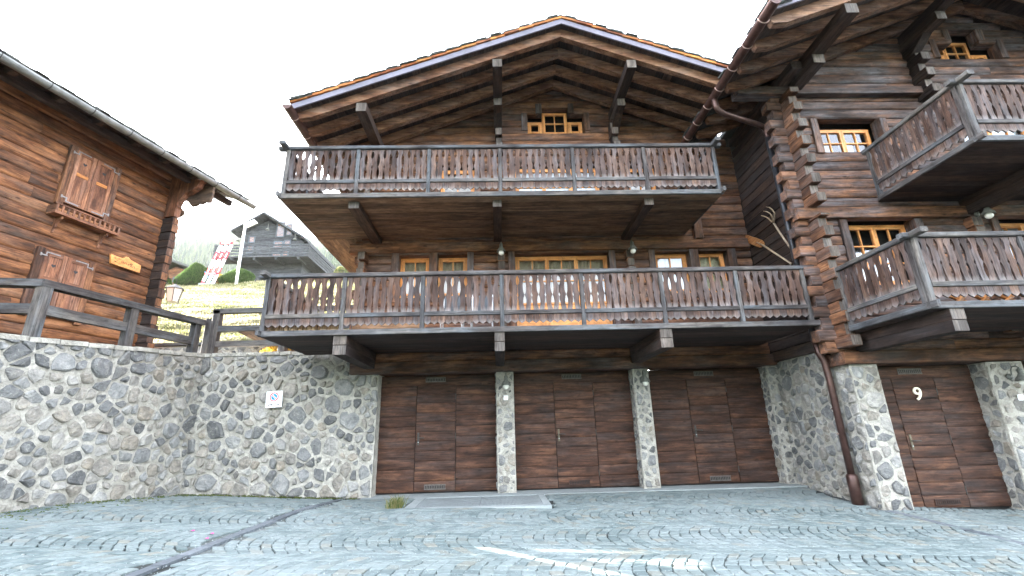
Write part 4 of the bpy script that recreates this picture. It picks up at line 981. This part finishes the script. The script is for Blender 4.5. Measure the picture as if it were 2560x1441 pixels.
# ------------------------------------------------------------------ fences on the retaining walls
def fence(posts, rails, label, seed, pw=.15):
    t = thing('timber_fence', label, 'fence', (posts[0][0], posts[0][1], posts[0][2])); off = Vector(t.location)
    for (x, y, z0_, z1_, rz) in posts:
        m = MB(); m.box(-pw / 2, pw / 2, -pw / 2, pw / 2, 0, z1_ - z0_, 'z', ch=.01, off=roff()); m.build('post', 'rail_wood', t, loc=(x - off.x, y - off.y, z0_ - off.z), rot=(0, 0, rz))
    for p0, p1, wd, ht in rails:
        m = MB(); m.beam(Vector(p0) - off, Vector(p1) - off, wd, ht); m.g = [(g[0] + seed * 3, g[1], g[2]) for g in m.g]; m.build('rail', 'rail_wood', t)
A_ = -D2R(9.8)
f1 = [(-6.85, 6.8, 2.55, 3.40, A_), (-6.60, 8.2, 2.68, 3.42, A_), (-6.36, 9.62, 2.76, 3.46, A_), (-8.2, 6.55, 2.4, 3.40, A_)]
fence(f1, [((-6.87, 6.72, 3.44), (-6.30, 9.72, 3.50), .17, .11), ((-6.83, 6.8, 3.05), (-6.38, 9.6, 3.09), .10, .15), ((-6.84, 6.80, 3.445), (-8.6, 6.5, 3.44), .17, .11), ((-6.87, 6.8, 3.05), (-8.6, 6.5, 3.05), .10, .15)], 'weathered two-rail timber fence on the wall in front of the log house', 1)
fence([(-6.0, 9.72, 2.8, 3.76, 0), (-4.55, 9.72, 2.8, 3.76, 0), (-3.1, 9.72, 2.8, 3.76, 0)], [((-6.08, 9.71, 3.74), (-3.0, 9.71, 3.78), .13, .10), ((-5.93, 9.7, 3.36), (-3.0, 9.7, 3.38), .08, .12), ((-5.93, 9.7, 3.03), (-3.0, 9.7, 3.04), .08, .12)], 'weathered three-rail timber fence on the wall above the no-parking sign', 2)
t = tag(box('timber_post', 'rail_wood', None, -6.30, -6.14, 9.80, 9.96, 2.75, 3.62, 'z', ch=.01), 'short weathered timber post standing between the two fences', 'post')

m = MB(); m.beam((-6.1, 10.9, 3.62), (-4.5, 10.5, 2.85), .14, .2); m.build('sloping_beam', 'soffit_wood', None); tag(bpy.data.objects['sloping_beam'], 'sloping timber beam beside the steps behind the three-rail fence', 'beam')
# ------------------------------------------------------------------ hillside, lawn, things on the slope
def hz(x, y):
    e = .03 * (x + 11)
    if y < 11.45: z = 2.74
    elif y < 28: z = 3.2 + .45 * (y - 11.45) + e * min(1, (y - 11.45) / 12)
    else: z = 10.65 + e + .10 * (y - 28)
    if y > 11.45: z += .05 * math.sin(x * 1.7 + y * 3.1) * math.sin(y * 2.3 - x * .6) + .05 * math.sin(y * 5.2 + math.sin(x * 1.1))
    return z
xs = [-120, -70, -45, -35] + [-28 + .4 * i for i in range(70)] + [4, 20, 60]
ys = [9.75, 10.4, 11.44] + [11.5 + .2 * i for i in range(85)] + [29, 30, 32, 35, 42, 55, 80]
lawn = struct(sheet('lawn', xs, ys, hz, 'lawn'))
ter = struct(sheet('terrace', [-60, -20, -12, -9, -7.2, -6.55], [-4, 3.2, 5, 6.5, 8, 9.76], lambda x, y: 2.24 + .06 * max(0, min(9.7, y) - 1.5) if x < -7.5 or y > 7 else 2.24 + .06 * max(0, min(9.7, y) - 1.5), 'lawn')) if False else None
m = MB()
def w1x(y): return -6.02 - .172 * (9.55 - y) - .35
yy = [3.2, 4.5, 6, 7.5, 9, 9.78]; vs = []
for y in yy:
    z = 2.30 + (2.80 - 2.30) * (y - 3.2) / 6.35 - .06
    vs += [(w1x(y), y, z), (-9, y, z + .05), (-20, y, z + .3), (-60, y, z + 1)]
m.add(vs, [(4 * j + i + 1, 4 * j + i, 4 * j + 4 + i, 4 * j + 5 + i) for j in range(5) for i in range(3)]); struct(m.build('terrace', 'lawn'))
m = MB(); rng = random.Random(3)
for i in range(60000):
    y = 11.5 + 16.8 * rng.random() ** .8; x = rng.uniform(-.86 * y, -.12 * y - 1)
    z = hz(x, y); h_ = rng.uniform(.04, .11); a = rng.uniform(0, 6.28); w_ = .008 + .0006 * y; lx, ly = rng.uniform(-.06, .06), rng.uniform(-.05, .03)
    m.add([(x - w_ * math.cos(a), y - w_ * math.sin(a), z), (x + w_ * math.cos(a), y + w_ * math.sin(a), z), (x + lx, y + ly, z + h_)], [(0, 1, 2)], rnd=min(1, max(0, rng.gauss(.5, .25) + .3 * math.sin(x * 1.1 + y * 2.0))))
o = stuff(m.build('grass', 'grass_blade')); tag(o, 'short sunlit grass covering the slope behind the houses', 'grass')
# low garden wall
gw = bpy.data.objects.new('garden_wall', None)
rng = random.Random(91); m = MB(); m.box(-9.2, -5.0, 11.32, 11.6, 2.5, 3.32); gw = tag(m.build('garden_wall', 'mortar'), 'low rubble garden wall with a timber cap at the foot of the lawn', 'wall')
stones(gw, lambda u, v, h_: (-9.2 + u, 11.32 - h_, 2.6 + v), 0, 4.2, .0, .7, rng, .07, .15, .02, .02)
m = MB(); m.box(-9.25, -4.95, 11.26, 11.66, 3.325, 3.40, 'x', ch=.01); m.build('cap_board', 'rail_wood', gw)
def dense_bush(name, label, cat, c, rx, rz_, n, mat, seed, leaf=.05, cone=1.0, group=None, rough=.18):
    rng = random.Random(seed); t = thing(name, label, cat, c, 0, group); m = MB()
    lob = [(rng.uniform(0, 6.28), rng.uniform(.1, .9), rng.uniform(.0, rough)) for _ in range(14)]
    for i in range(n):
        th = rng.uniform(0, 6.28); u = rng.random() ** .85
        prof = math.sin(min(1, (1 - u) * 1.25 + .02) * math.pi / 2) ** cone * (1 if u > .12 else .75 + u * 2)
        bulge = 1 + sum(a_ * math.cos(th - t0) * math.exp(-((u - u0) / .2) ** 2) for t0, u0, a_ in lob) * .5
        rr = rx * prof * bulge * (1 - .28 * rng.random() ** 2.2)
        p = Vector((rr * math.cos(th), rr * math.sin(th), u * rz_ * 1.02))
        a = Vector((rng.gauss(0, 1), rng.gauss(0, 1), rng.gauss(0, 1))); a.normalize(); b_ = a.orthogonal(); b_.normalize(); l = leaf * rng.uniform(.6, 1.4)
        up_ = Vector((math.cos(th) * .5, math.sin(th) * .5, .8)); q = p + up_ * l * 1.5
        m.add([p - b_ * l * .5, p + b_ * l * .5, q], [(0, 1, 2)], rnd=rng.random())
    m.build('crown', mat, t)
    m = MB(); m.tube([(0, 0, -.1), (0, 0, rz_ * .75)], [rx * .14, rx * .03], 7); m.build('trunk', 'trunk', t)
    # a dark inner body of twigs so that the crown is not see-through everywhere
    m = MB(); m.lathe([(rx * .1, .02), (rx * .62, rz_ * .08), (rx * .72, rz_ * .3), (rx * .55, rz_ * .6), (rx * .25, rz_ * .84), (.01, rz_ * .9)], n=10); m.build('twigs', 'trunk', t)
    return t
def P(px, py, Y):   # direction of a photo pixel, cut at depth Y
    r = Rm @ Vector((px - 1280, -(py - 720.5), -1148)); r *= Y / r.y; return Vector((r.x, r.y, r.z + H_EYE))
def on_lawn(px, Y): p = P(px, 700, Y); return Vector((p.x, Y, hz(p.x, Y)))
dense_bush('conifer_shrub', 'rounded dwarf conifer left of the red and white boards', 'shrub', on_lawn(486, 28.8), .92, 1.68, 7500, 'leaf_green', 1, .085, .75, rough=.4)
dense_bush('conifer_shrub', 'broad dwarf conifer at the foot of the white lamp post', 'shrub', on_lawn(596, 29.2), .98, 1.2, 7500, 'leaf_green', 2, .085, .75, rough=.4)
dense_bush('conifer_shrub', 'small dwarf conifer behind the lantern', 'shrub', on_lawn(402, 28.6), .65, 1.1, 3000, 'leaf_green', 3, .06, .8)
dense_bush('flowering_shrub', 'small bright yellow shrub between two conifers', 'shrub', on_lawn(548, 29.0), .36, .9, 900, 'leaf_yellow', 4, .06, .6)
dense_bush('leafy_shrub', 'pale leafy shrub on the crest below the grey chalet', 'shrub', on_lawn(850, 27.6), .5, .75, 900, 'grass_tuft', 5, .07, .6, rough=.3)
dense_bush('leafy_shrub', 'low yellowing shrub behind the fence under the lower balcony', 'shrub', (-4.9, 11.0, 2.74), .55, .62, 1500, 'leaf_yellow', 6, .045, .6)
# red and white boards
bp = on_lawn(507, 27.8); t = thing('marker_boards', 'three tall red and white painted boards leaning together in a frame', 'boards', bp)
lean = (P(568, 600, 27.8) - P(517, 704, 27.8)); sc = lean.length / 2.25; dirv = lean.normalized()
for i in range(3):
    q = Vector((i * .32 - .05, i * .02, -.05 + i * .03)); segs = [(0, .28, 'sign_red' if i == 0 else 'white_paint'), (.28, .62, 'white_paint'), (.62, .98, 'sign_red'), (.98, 1.42, 'white_paint'), (1.42, 1.84, 'sign_red'), (1.84, 2.2, 'white_paint')]
    for a, b_, mt in segs: m = MB(); m.beam(q + dirv * a * sc, q + dirv * (b_ * sc - .003), .20, .04, up=(0, -1, .2)); o = m.build('board', mt, t)
    for a in (.70, 1.50): m = MB(); m.beam(q + dirv * a * sc + Vector((0, -.024, .0)), q + dirv * (a + .24) * sc + Vector((0, -.024, 0)), .07, .012, up=(0, -1, .2)); m.build('white_panel', 'white_paint', t)
for a, l_ in ((2.24, 'sign_red'), (.58, 'sign_red')):
    c0 = dirv * a * sc + Vector((-.14, -.03, .05)); m = MB(); m.beam(c0, c0 + Vector((.80, .03, -.0)), .05, .13); m.build('cross_board', l_, t); m = MB(); m.beam(c0 + Vector((.12, -.03, 0)), c0 + Vector((.66, -.03, 0)), .012, .06); m.build('white_panel', 'white_paint', t)
m = MB(); m.tube([(.1, -.1, .9), (.65, -.1, .1)], .03, 6); m.build('prop', 'blue_paint', t); box('footing', 'concrete', t, -.1, .8, -.2, .25, -.25, .12)
# white lamp post
lp0 = on_lawn(592, 27.4); lp1 = P(616, 562, 27.4); t = thing('lamp_post', 'white lamp post with a flat panel head on the lawn crest', 'lamp post', lp0)
m = MB(); m.tube([(0, 0, -.1), (0, 0, 1.2), (0, 0, lp1.z - lp0.z)], [.085, .07, .06], 9); m.build('pole', 'white_paint', t, True)
zt_ = lp1.z - lp0.z; m = MB(); m.beam((.0, 0, zt_ - .1), (.62, .0, zt_ + .22), .45, .07); m.build('lamp_head', 'white_paint', t)
m = MB(); m.tube([(0, 0, zt_ - 1.0), (-.3, -.02, zt_ - .95), (-.72, -.05, zt_ - 1.2)], .02, 6); m.lathe([(.03, .18), (.12, .12), (.14, .0), (.1, -.04)], (-.3, -.02, zt_ - 1.12), 9); m.build('floodlight', 'lamp_metal', t)
# grey chalet up the slope
GY = 36.0; g0 = P(600, 690, GY); gc = thing('chalet', 'grey boarded chalet with tall gable windows up on the slope', 'house', (g0.x, GY, g0.z - 2)); go = Vector(gc.location)
q = lambda px, py, Y=GY: P(px, py, Y)
xl = q(598, 640).x; xrr = q(757, 640).x; zb_ = q(680, 700).z - 2; ap = q(673, 543); ze_ = q(757, 598).z; rdg = ap.x
slg = (ap.z - ze_) / (xrr - rdg)
m = MB(); m.prism([(xl, zb_), (xrr, zb_), (xrr, ze_ - .25), (rdg, ap.z - .35), (xl, ap.z - .35 - slg * (rdg - xl))], GY, GY + 8.5, 'xz', 'x'); gwall = m.build('wall', 'grey_board', gc)
z = zb_
while z < ap.z - .6:
    hw = (ap.z - .4 - z) / slg; a = max(xl, rdg - hw); b_ = min(xrr, rdg + hw)
    m = MB(); m.box(a, b_, GY - .04, GY - .002, z, z + .19, 'x', ch=.012, off=roff()); m.build('board', 'grey_board', gwall)
    if z < ze_ - .5: m = MB(); m.box(xrr + .002, xrr + .03, GY, GY + 8.4, z, z + .19, 'y', ch=.01, off=roff()); m.build('board', 'grey_board', gwall)
    z += .2
m = MB()
for sd in (-1, 1):
    xe = rdg + sd * ((xrr - rdg) + .35 if sd > 0 else (rdg - xl) + .5)
    z2 = ap.z - slg * abs(xe - rdg); m.prism([(rdg, ap.z - .1), (xe, z2 - .1), (xe, z2 + .08), (rdg, ap.z + .08)], GY - .9, GY + 9, 'xz', 'y')
grf = m.build('roof', 'grey_board', gc)
for px0, px1, py0, py1 in [(692, 713, 558, 592), (717, 731, 563, 588), (686, 707, 606, 621), (712, 726, 603, 617), (682, 703, 633, 645), (708, 720, 630, 641), (624, 637, 594, 606), (619, 632, 617, 631), (614, 627, 643, 655)]:
    a = q(px0, py1); b_ = q(px1, py0); m = MB(); x0_, x1_, z0_, z1_ = a.x, b_.x, a.z, b_.z
    for r_ in ((x0_ - .09, x1_ + .09, z1_, z1_ + .09), (x0_ - .09, x1_ + .09, z0_ - .09, z0_), (x0_ - .09, x0_, z0_, z1_), (x1_, x1_ + .09, z0_, z1_)): m.box(r_[0], r_[1], GY - .09, GY - .03, r_[2], r_[3])
    wn = m.build('window', 'steel_dark', gc); box('window_back', 'shutter_wood', wn, x0_, x1_, GY - .048, GY - .042, z0_, z1_); m = MB(); m.add([(x0_, GY - .06, z0_), (x1_, GY - .06, z0_), (x1_, GY - .06, z1_), (x0_, GY - .06, z1_)], [(0, 1, 2, 3)]); m.build('pane', 'glass', wn)  # orange-brown window backs: the reflected hillside painted into the panes
bz = q(757, 655).z; m = MB(); m.box(xl - 1.2, xrr + 1.1, GY - 1.5, GY, bz - .12, bz, 'x'); m.box(xrr, xrr + 1.1, GY, GY + 5, bz - .12, bz, 'y'); gb = m.build('balcony', 'grey_board', gc)
for i in range(4):
    zz = bz + .12 + i * .24; box('balcony_rail', 'grey_board', gb, xl - 1.2, xrr + 1.1, GY - 1.5, GY - 1.45, zz, zz + .14, 'x', off=roff()); box('balcony_rail', 'grey_board', gb, xrr + 1.05, xrr + 1.1, GY - 1.44, GY + 5, zz, zz + .14, 'y', off=roff())
for i in range(8): x = xl - 1.1 + (xrr - xl + 2.1) * i / 7; box('balcony_post', 'grey_board', gb, x - .05, x + .05, GY - 1.44, GY - 1.36, bz, bz + 1.05, 'z')
for i in range(4): x = xl + .3 + (xrr - xl) * i / 3; box('balcony_joist', 'grey_board', gb, x - .08, x + .08, GY - 1.45, GY, bz - .32, bz - .122, 'y')
a = q(770, 645); m = MB(); m.add([(xrr + .034, GY + 5.2, bz + .3), (xrr + .034, GY + 5.7, bz + .3), (xrr + .034, GY + 5.7, bz + .8), (xrr + .034, GY + 5.2, bz + .8)], [(0, 1, 2, 3)]); m.build('side_window', 'steel_dark', gc)
for px_, py_ in ((669, 575), (737, 600)):
    p = q(px_, py_, GY - .8); m = MB(); m.lathe([(.02, .55), (.03, .15), (.12, .1), (.16, .0), (.05, -.08)], tuple(p), 8); m.build('gable_lamp', 'lamp_metal', gc)
adopt(gc, go)
# small brown chalet behind the shrubs
s0 = P(437, 705, 34); t = thing('chalet', 'small brown chalet half hidden behind the dwarf conifers', 'house', (s0.x, 34, s0.z - 1)); so_ = Vector(t.location)
m = MB(); m.prism([(-1.2, -1), (1.3, -1), (1.3, 1.6), (-.1, 2.25), (-1.2, 1.7)], 0, 5, 'xz', 'x'); m.build('wall', 'orange_log', t)
m = MB(); m.prism([(-1.7, 1.75), (-.1, 2.45), (1.9, 1.7), (1.9, 1.85), (-.1, 2.62), (-1.7, 1.9)], -.6, 5.5, 'xz', 'y'); m.build('roof', 'slate', t)
box('window', 'steel_dark', t, -.2, .5, -.03, .0, .7, 1.4); box('balcony', 'log_wood', t, -1.3, 1.4, -.7, -.02, .2, .75, 'x')
# wooded hill far behind
def fz(x, y): return 12 + .49 * (y - 80) + .02 * (x + 300) * 0 + 6 * math.sin(x * .017 + 1) + 4 * math.sin(x * .05 + y * .02) if y < 520 else 12 + .49 * 440 - (y - 520) * .2
hill = struct(sheet('forest_hill', [-640 + 20 * i for i in range(45)], [80 + 20 * i for i in range(28)], fz, 'hill_ground'))
m = MB(); rng = random.Random(17)
for i in range(2600):
    y = 190 + 335 * rng.random() ** .8; x = rng.uniform(-.98, -.30) * y; z = fz(x, y); h_ = rng.uniform(6, 12); r_ = h_ * rng.uniform(.2, .28); rv = rng.random(); n = 6; vs = []; fs = []
    for L_ in range(4):
        zb0 = z + h_ * (.08 + .22 * L_); rr = r_ * (1 - .23 * L_); a0 = rng.uniform(0, 6); b0 = len(vs)
        vs += [(x + rr * math.cos(a0 + 6.283 * k_ / n) * rng.uniform(.7, 1.2), y + rr * math.sin(a0 + 6.283 * k_ / n) * rng.uniform(.7, 1.2), zb0 - rng.uniform(0, .08) * h_) for k_ in range(n)] + [(x, y, zb0 + h_ * .34)]
        fs += [(b0 + k_, b0 + (k_ + 1) % n, b0 + n) for k_ in range(n)]
    m.add(vs, fs, rnd=rv)
o = stuff(m.build('forest', 'forest')); tag(o, 'hazy conifer forest covering the far hillside', 'forest')

# ------------------------------------------------------------------ things on and about the houses
lamp((.085, 9.335, 4.86), 'enamel wall lamp between the paired windows and the wide pine window', group='lamps on the floor beam') if False else None
lamp((.085, 9.33, 4.88), 'enamel lamp under the floor beam left of the wide pine window')
lamp((2.925, 9.33, 4.88), 'enamel lamp under the floor beam right of the wide pine window')
lamp((.13, 9.565, 2.10), 'enamel lamp on the stone pillar above a light switch')
lamp((2.95, 9.565, 2.10), 'enamel lamp on the stone pillar without a switch')
lamp((8.70, 7.35, 4.66), 'enamel lamp above the lower balcony of the chalet with number 9')
lamp((8.42, 7.485, 1.78), 'enamel lamp on the stone pillar right of garage door number 9')
def switch(x, y, z, label):
    t = thing('light_switch', label, 'switch', (x, y, z)); box('cover', 'white_paint', t, -.045, .045, -.02, 0, -.045, .045, 'z', ch=.004); box('button', 'shade', t, -.024, .024, -.026, -.0202, -.024, .024)
switch(.12, 9.562, 1.78, 'white light switch on the pillar between two garage doors'); switch(8.48, 7.482, 1.44, 'white light switch below the lamp right of door number 9')
t = thing('round_socket', 'round grey button box low on the pillar right of door number 9', 'switch', (8.66, 7.485, .95)); m = MB(); m.tube([(0, .01, 0), (0, -.06, 0)], .06, 14); m.build('case', 'zinc', t, True); m = MB(); m.tube([(0, -.06, 0), (0, -.066, 0)], .042, 14); m.build('cap', 'blue_paint', t, True)
# number 9
cu = bpy.data.curves.new('nine', 'FONT'); cu.body = '9'; cu.size = .30; cu.extrude = .012; cu.offset = .002; cu.align_x = 'CENTER'
tmp = bpy.data.objects.new('nine', cu); COL.objects.link(tmp); bpy.context.view_layer.update()
me = bpy.data.meshes.new_from_object(tmp.evaluated_get(bpy.context.evaluated_depsgraph_get())); bpy.data.objects.remove(tmp); me.materials.clear(); me.materials.append(MATS['cream'])
o = link('house_number', me, None, (7.06, 7.772, 1.455), (math.pi / 2, 0, 0)); tag(o, 'cream numeral 9 fixed on a wicket door', 'number')
# no-parking sign
sg = P(691, 999.5, YW2); t = thing('parking_sign', 'white square no-parking sign on the rubble wall', 'sign', (sg.x, YW2 - .09, sg.z)); t.rotation_euler = (0, D2R(-2.5), 0)
h_ = .157; t.scale = (1, 1, 1); box('plate', 'white_paint', t, -h_, h_, -.008, .0, -h_, h_); box('mount', 'steel_dark', t, -.06, .06, .0, .09, -.06, .06)
def disc(r0, r1, y, mat, name, cx=0, cz=.0455, n=40):
    m = MB(); vs = [(cx + r * math.cos(2 * math.pi * i / n), y, cz + r * math.sin(2 * math.pi * i / n)) for r in (r0, r1) for i in range(n)]
    m.add(vs, [(i, (i + 1) % n, n + (i + 1) % n, n + i) for i in range(n)]); m.build(name, mat, t)
disc(.0695, .0877, -.0110, 'sign_red', 'red_ring')
for sgn in (1, -1):
    n = 16; pts = []
    for i in range(n + 1): a = D2R(-45 + (16 if sgn > 0 else 196)) + D2R(148) * i / n; pts.append((.058 * math.cos(a), -.0106, .0455 + .058 * math.sin(a)))
    m = MB(); m.add(pts, [tuple(range(n, -1, -1))]); m.build('blue_field', 'sign_blue', t)
m = MB(); c_ = math.cos(D2R(-45)); s_ = -c_; pts = [(.0745 * c_ * a + .006 * b_ * c_, -.0114, .0455 - .0745 * c_ * a + .006 * b_ * c_) for a, b_ in ((-1, -1), (1, -1), (1, 1), (-1, 1))]; m.add(pts, [(0, 1, 2, 3)]); m.build('red_bar', 'sign_red', t)
for pts, nm in (([(-.13, -.118), (-.02, -.108), (-.024, -.125), (-.035, -.15), (-.048, -.15), (-.052, -.13), (-.10, -.132), (-.108, -.15), (-.12, -.15), (-.13, -.135)], 'truck'), ([(.02, -.098), (.07, -.104), (.14, -.13), (.138, -.145), (.118, -.146), (.105, -.136), (.06, -.122), (.045, -.128), (.03, -.115)], 'towed_car')):
    m = MB(); m.add([(x * .826, -.0112, z * .826) for x, z in pts], [tuple(range(len(pts)))]); m.build(nm + '_pictogram', 'black', t)
# wooden hay fork and bread peel on the dark side wall
WX = 5.66
def side(px, py, dx=0):
    r = Rm @ Vector((px - 1280, -(py - 720.5), -1148)); r *= (WX - dx) / r.x; return Vector((r.x, r.y, r.z + H_EYE))
t = thing('hay_fork', 'three-pronged wooden hay fork hung on the dark side wall', 'fork', side(1932, 555)); off = Vector(t.location)
hd = [side(1990, 637, .03), side(1970, 612, .03), side(1948, 580, .03), side(1934, 557, .03)]
m = MB(); m.tube([p - off for p in hd], [.02, .021, .02, .02], 8); m.build('handle', 'stick_wood', t, True)
for pts in ([(1934, 557), (1936.5, 545), (1937, 534), (1931, 525), (1924, 519.5), (1915, 517.5)], [(1933, 556), (1931.5, 547), (1930, 541), (1925, 534), (1918, 530), (1908, 528)], [(1933, 556), (1928, 554), (1922, 548), (1917, 544), (1910, 541), (1903, 539.5)]):
    m = MB(); m.tube([side(*p, .04 + .03 * i) - off for i, p in enumerate(pts)], [.018, .015, .013, .012, .010, .006], 7); m.build('tine', 'stick_wood', t, True)
t = thing('bread_peel', 'orange wooden bread peel hung beside the hay fork', 'peel', side(1885, 604)); off = Vector(t.location)
m = MB(); m.tube([side(1978, 660, .05) - off, side(1940, 635, .05) - off, side(1908, 614, .05) - off, side(1892, 606, .06) - off], [.018, .019, .022, .012], 8); m.build('handle', 'stick_wood', t, True)
ol = [(1861, 602), (1860, 597), (1863, 589), (1867, 588), (1902, 600), (1908, 605), (1910, 611), (1908, 616), (1899, 619.5), (1890, 616), (1864, 605)]
fr_ = [side(*p, .035) - off for p in ol]; bk = [p + Vector((.022, 0, 0)) for p in fr_]; n = len(ol)
m = MB(); m.add(fr_ + bk, [tuple(range(n - 1, -1, -1)), tuple(range(n, 2 * n))] + [(i, (i + 1) % n, n + (i + 1) % n, n + i) for i in range(n)], 'y'); m.build('blade', 'peel_wood', t)
# firewood and furniture on the lower balcony
rng = random.Random(8); k_ = 0
for row in range(2):
    for i in range(15):
        r_ = rng.uniform(.035, .05); L_ = rng.uniform(.30, .42); x = -3.82 + i * .078 + rng.uniform(-.01, .01); a0 = rng.uniform(0, 6); n = rng.choice((3, 4, 5)); h0 = rng.uniform(.22, .34)
        m = MB(); m.prism([(r_ * math.cos(a0 + 6.283 * j / n), r_ * math.sin(a0 + 6.283 * j / n)) for j in range(n)], 0, h0, 'xy', 'z', off=roff())
        o = m.build('firewood_log', 'pale_pine', None, loc=(x, 7.72 + row * .1 + rng.uniform(-.01, .01), 2.79), rot=(rng.uniform(-.05, .05), rng.uniform(-.05, .05), 0)); tag(o, 'split firewood log standing on the lower balcony floor', 'firewood', 'firewood logs on the lower balcony')
t = thing('storage_box', 'long pale wooden box on the lower balcony floor', 'box', (-1.95, 8.1, 2.79)); box('body', 'pale_pine', t, -.6, .6, -.2, .2, 0, .34, 'x', ch=.006); box('lid', 'pale_pine', t, -.62, .62, -.22, .22, .342, .37, 'x', ch=.005)
for i, x in enumerate((-.85, -.3)):
    t = thing('garden_chair', 'dark chair with white legs on the lower balcony, ' + ('beside the pale storage box' if i == 0 else 'in front of the wide pine window'), 'chair', (x, 8.3, 2.79), 0, 'chairs on the lower balcony'); box('seat', 'steel_dark', t, -.22, .22, -.22, .22, .40, .43); box('backrest', 'steel_dark', t, -.22, .22, .19, .22, .45, .85)
    for a in (-1, 1):
        for b_ in (-1, 1): m = MB(); m.tube([(a * .19, b_ * .19, 0), (a * .19, b_ * .19, .4 if b_ < 0 else .86)], .014, 6); m.build('leg', 'white_paint', t)
t = thing('folding_table', 'folded trestle of crossed timbers on the lower balcony of the chalet with number 9', 'trestle', (7.3, 6.1, 2.60))
for i in range(5): m = MB(); m.beam((-.9 + i * .36, 0, .02), (-.5 + i * .36, .1, .30), .05, .04); m.build('leg', 'pine', t); m = MB(); m.beam((-.5 + i * .36, .02, .02), (-.9 + i * .36, .12, .30), .05, .04); m.build('leg', 'pine', t)
# drain grate with concrete rim
t = thing('floor_grate', 'raised concrete rim with two steel gratings before the garage doors', 'grate', (-.38, 8.4, 0)); g0x, g1x, g0y, g1y = -1.52, .77, 7.70, 9.17; zg = .03
m = MB()
for r_ in ((g0x, g1x, g0y, g0y + .2), (g0x, g1x, g1y - .14, g1y), (g0x, g0x + .16, g0y + .2, g1y - .14), (g1x - .12, g1x, g0y + .2, g1y - .14)): m.box(r_[0] + .38, r_[1] + .38, r_[2] - 8.4, r_[3] - 8.4, -.15, zg)
m.build('rim', 'concrete', t)
ix0, ix1, iy0, iy1 = g0x + .16 + .38, g1x - .12 + .38, g0y + .2 - 8.4, g1y - .14 - 8.4; xm = (ix0 + ix1) / 2
box('pit', 'steel_dark', t, ix0, ix1, iy0, iy1, -.12, -.06)
for a, b_ in ((ix0 + .012, xm - .012), (xm + .012, ix1 - .012)):
    m = MB(); n = 44
    for i in range(n + 1): x = a + (b_ - a) * i / n; m.box(x - .006, x + .006, iy0 + .012, iy1 - .012, zg - .035, zg - .006)
    for i in range(6): y = iy0 + .02 + (iy1 - iy0 - .04) * i / 5; m.box(a, b_, y - .005, y + .005, zg - .03, zg - .008)
    m.build('grating', 'steel', t)
# grass tuft at the rim
rng = random.Random(12); t = thing('grass_tuft', 'tuft of long grass growing at the corner of the concrete rim', 'grass tuft', (-1.62, 7.72, gz(-1.62, 7.72))); m = MB()
for i in range(170):
    a = rng.uniform(0, 6.28); r_ = abs(rng.gauss(0, .07)); x, y = r_ * math.cos(a), r_ * math.sin(a) * .7; L_ = rng.uniform(.07, .22); lx = rng.gauss(.03, .09); ly = rng.gauss(0, .07); w_ = .005
    m.add([(x - w_, y, -.01), (x + w_, y, -.01), (x + lx * .4 + w_ * .7, y + ly * .4, L_ * .62), (x + lx * .4 - w_ * .7, y + ly * .4, L_ * .62), (x + lx, y + ly, L_ * rng.uniform(.75, 1))], [(0, 1, 2, 3), (3, 2, 4)], rnd=rng.random())
m.build('blades', 'grass_tuft', t)
# moss in the joints at the foot of the left walls
rng = random.Random(44); m = MB()
for i in range(420):
    if rng.random() < .6: y = rng.uniform(5.6, 9.4); x = -6.02 - .172 * (9.55 - y) + abs(rng.gauss(.05, .35)) + .05
    else: x = rng.uniform(-6, -2.7); y = 9.5 - abs(rng.gauss(.03, .12))
    z = gz(x, y) - .012
    for k_ in range(5):
        a = rng.uniform(0, 6.28); l = rng.uniform(.01, .03); px_, py_ = x + rng.gauss(0, .025), y + rng.gauss(0, .012); m.add([(px_ - l * math.cos(a), py_ - l * math.sin(a), z), (px_ + l * math.cos(a), py_ + l * math.sin(a), z), (px_ + rng.gauss(0, .01), py_, z + rng.uniform(.012, .03))], [(0, 1, 2)], rnd=rng.random() * .5)
o = stuff(m.build('moss', 'grass_tuft')); tag(o, 'green moss along the foot of the rubble walls', 'moss')
# fallen petals
for i, (x, y) in enumerate(((-3.56, 5.95), (-3.28, 5.85), (-3.2, 5.62))):
    m = MB(); m.add([(-.03, -.015, .004), (.0, -.022, .012), (.03, 0, .006), (.01, .025, .016), (-.02, .02, .005)], [(0, 1, 2, 3, 4)]); o = m.build('petal', 'petal', None, loc=(x, y, gz(x, y) + .002)); tag(o, 'magenta flower petal lying on the setts', 'petal', 'fallen petals on the setts')

# ------------------------------------------------------------------ unseen slope added behind the viewer to block low sky light, and the air
def vz(x, y): return -12 + max(0, -y - 60) * .25 + 14 * math.sin(x * .011) + 9 * math.sin(x * .031 + y * .01)
struct(sheet('light_block_slope', [-640 + 40 * i for i in range(33)], [-640 + 29 * i for i in range(21)], lambda x, y: vz(x, y), 'hill_ground'))
hb = MB(); hb.box(-700, 700, -700, 700, -40, 262); hm = NB('air'); pv = hm.n('ShaderNodeVolumePrincipled'); pv.inputs['Density'].default_value = .00013; pv.inputs['Color'].default_value = (.92, .95, 1, 1); pv.inputs['Anisotropy'].default_value = .2
hm.L(pv.outputs[0], hm.out.inputs['Volume']); o = stuff(hb.build('haze', 'air')); tag(o, 'pale haze hanging over the far wooded hill', 'haze')
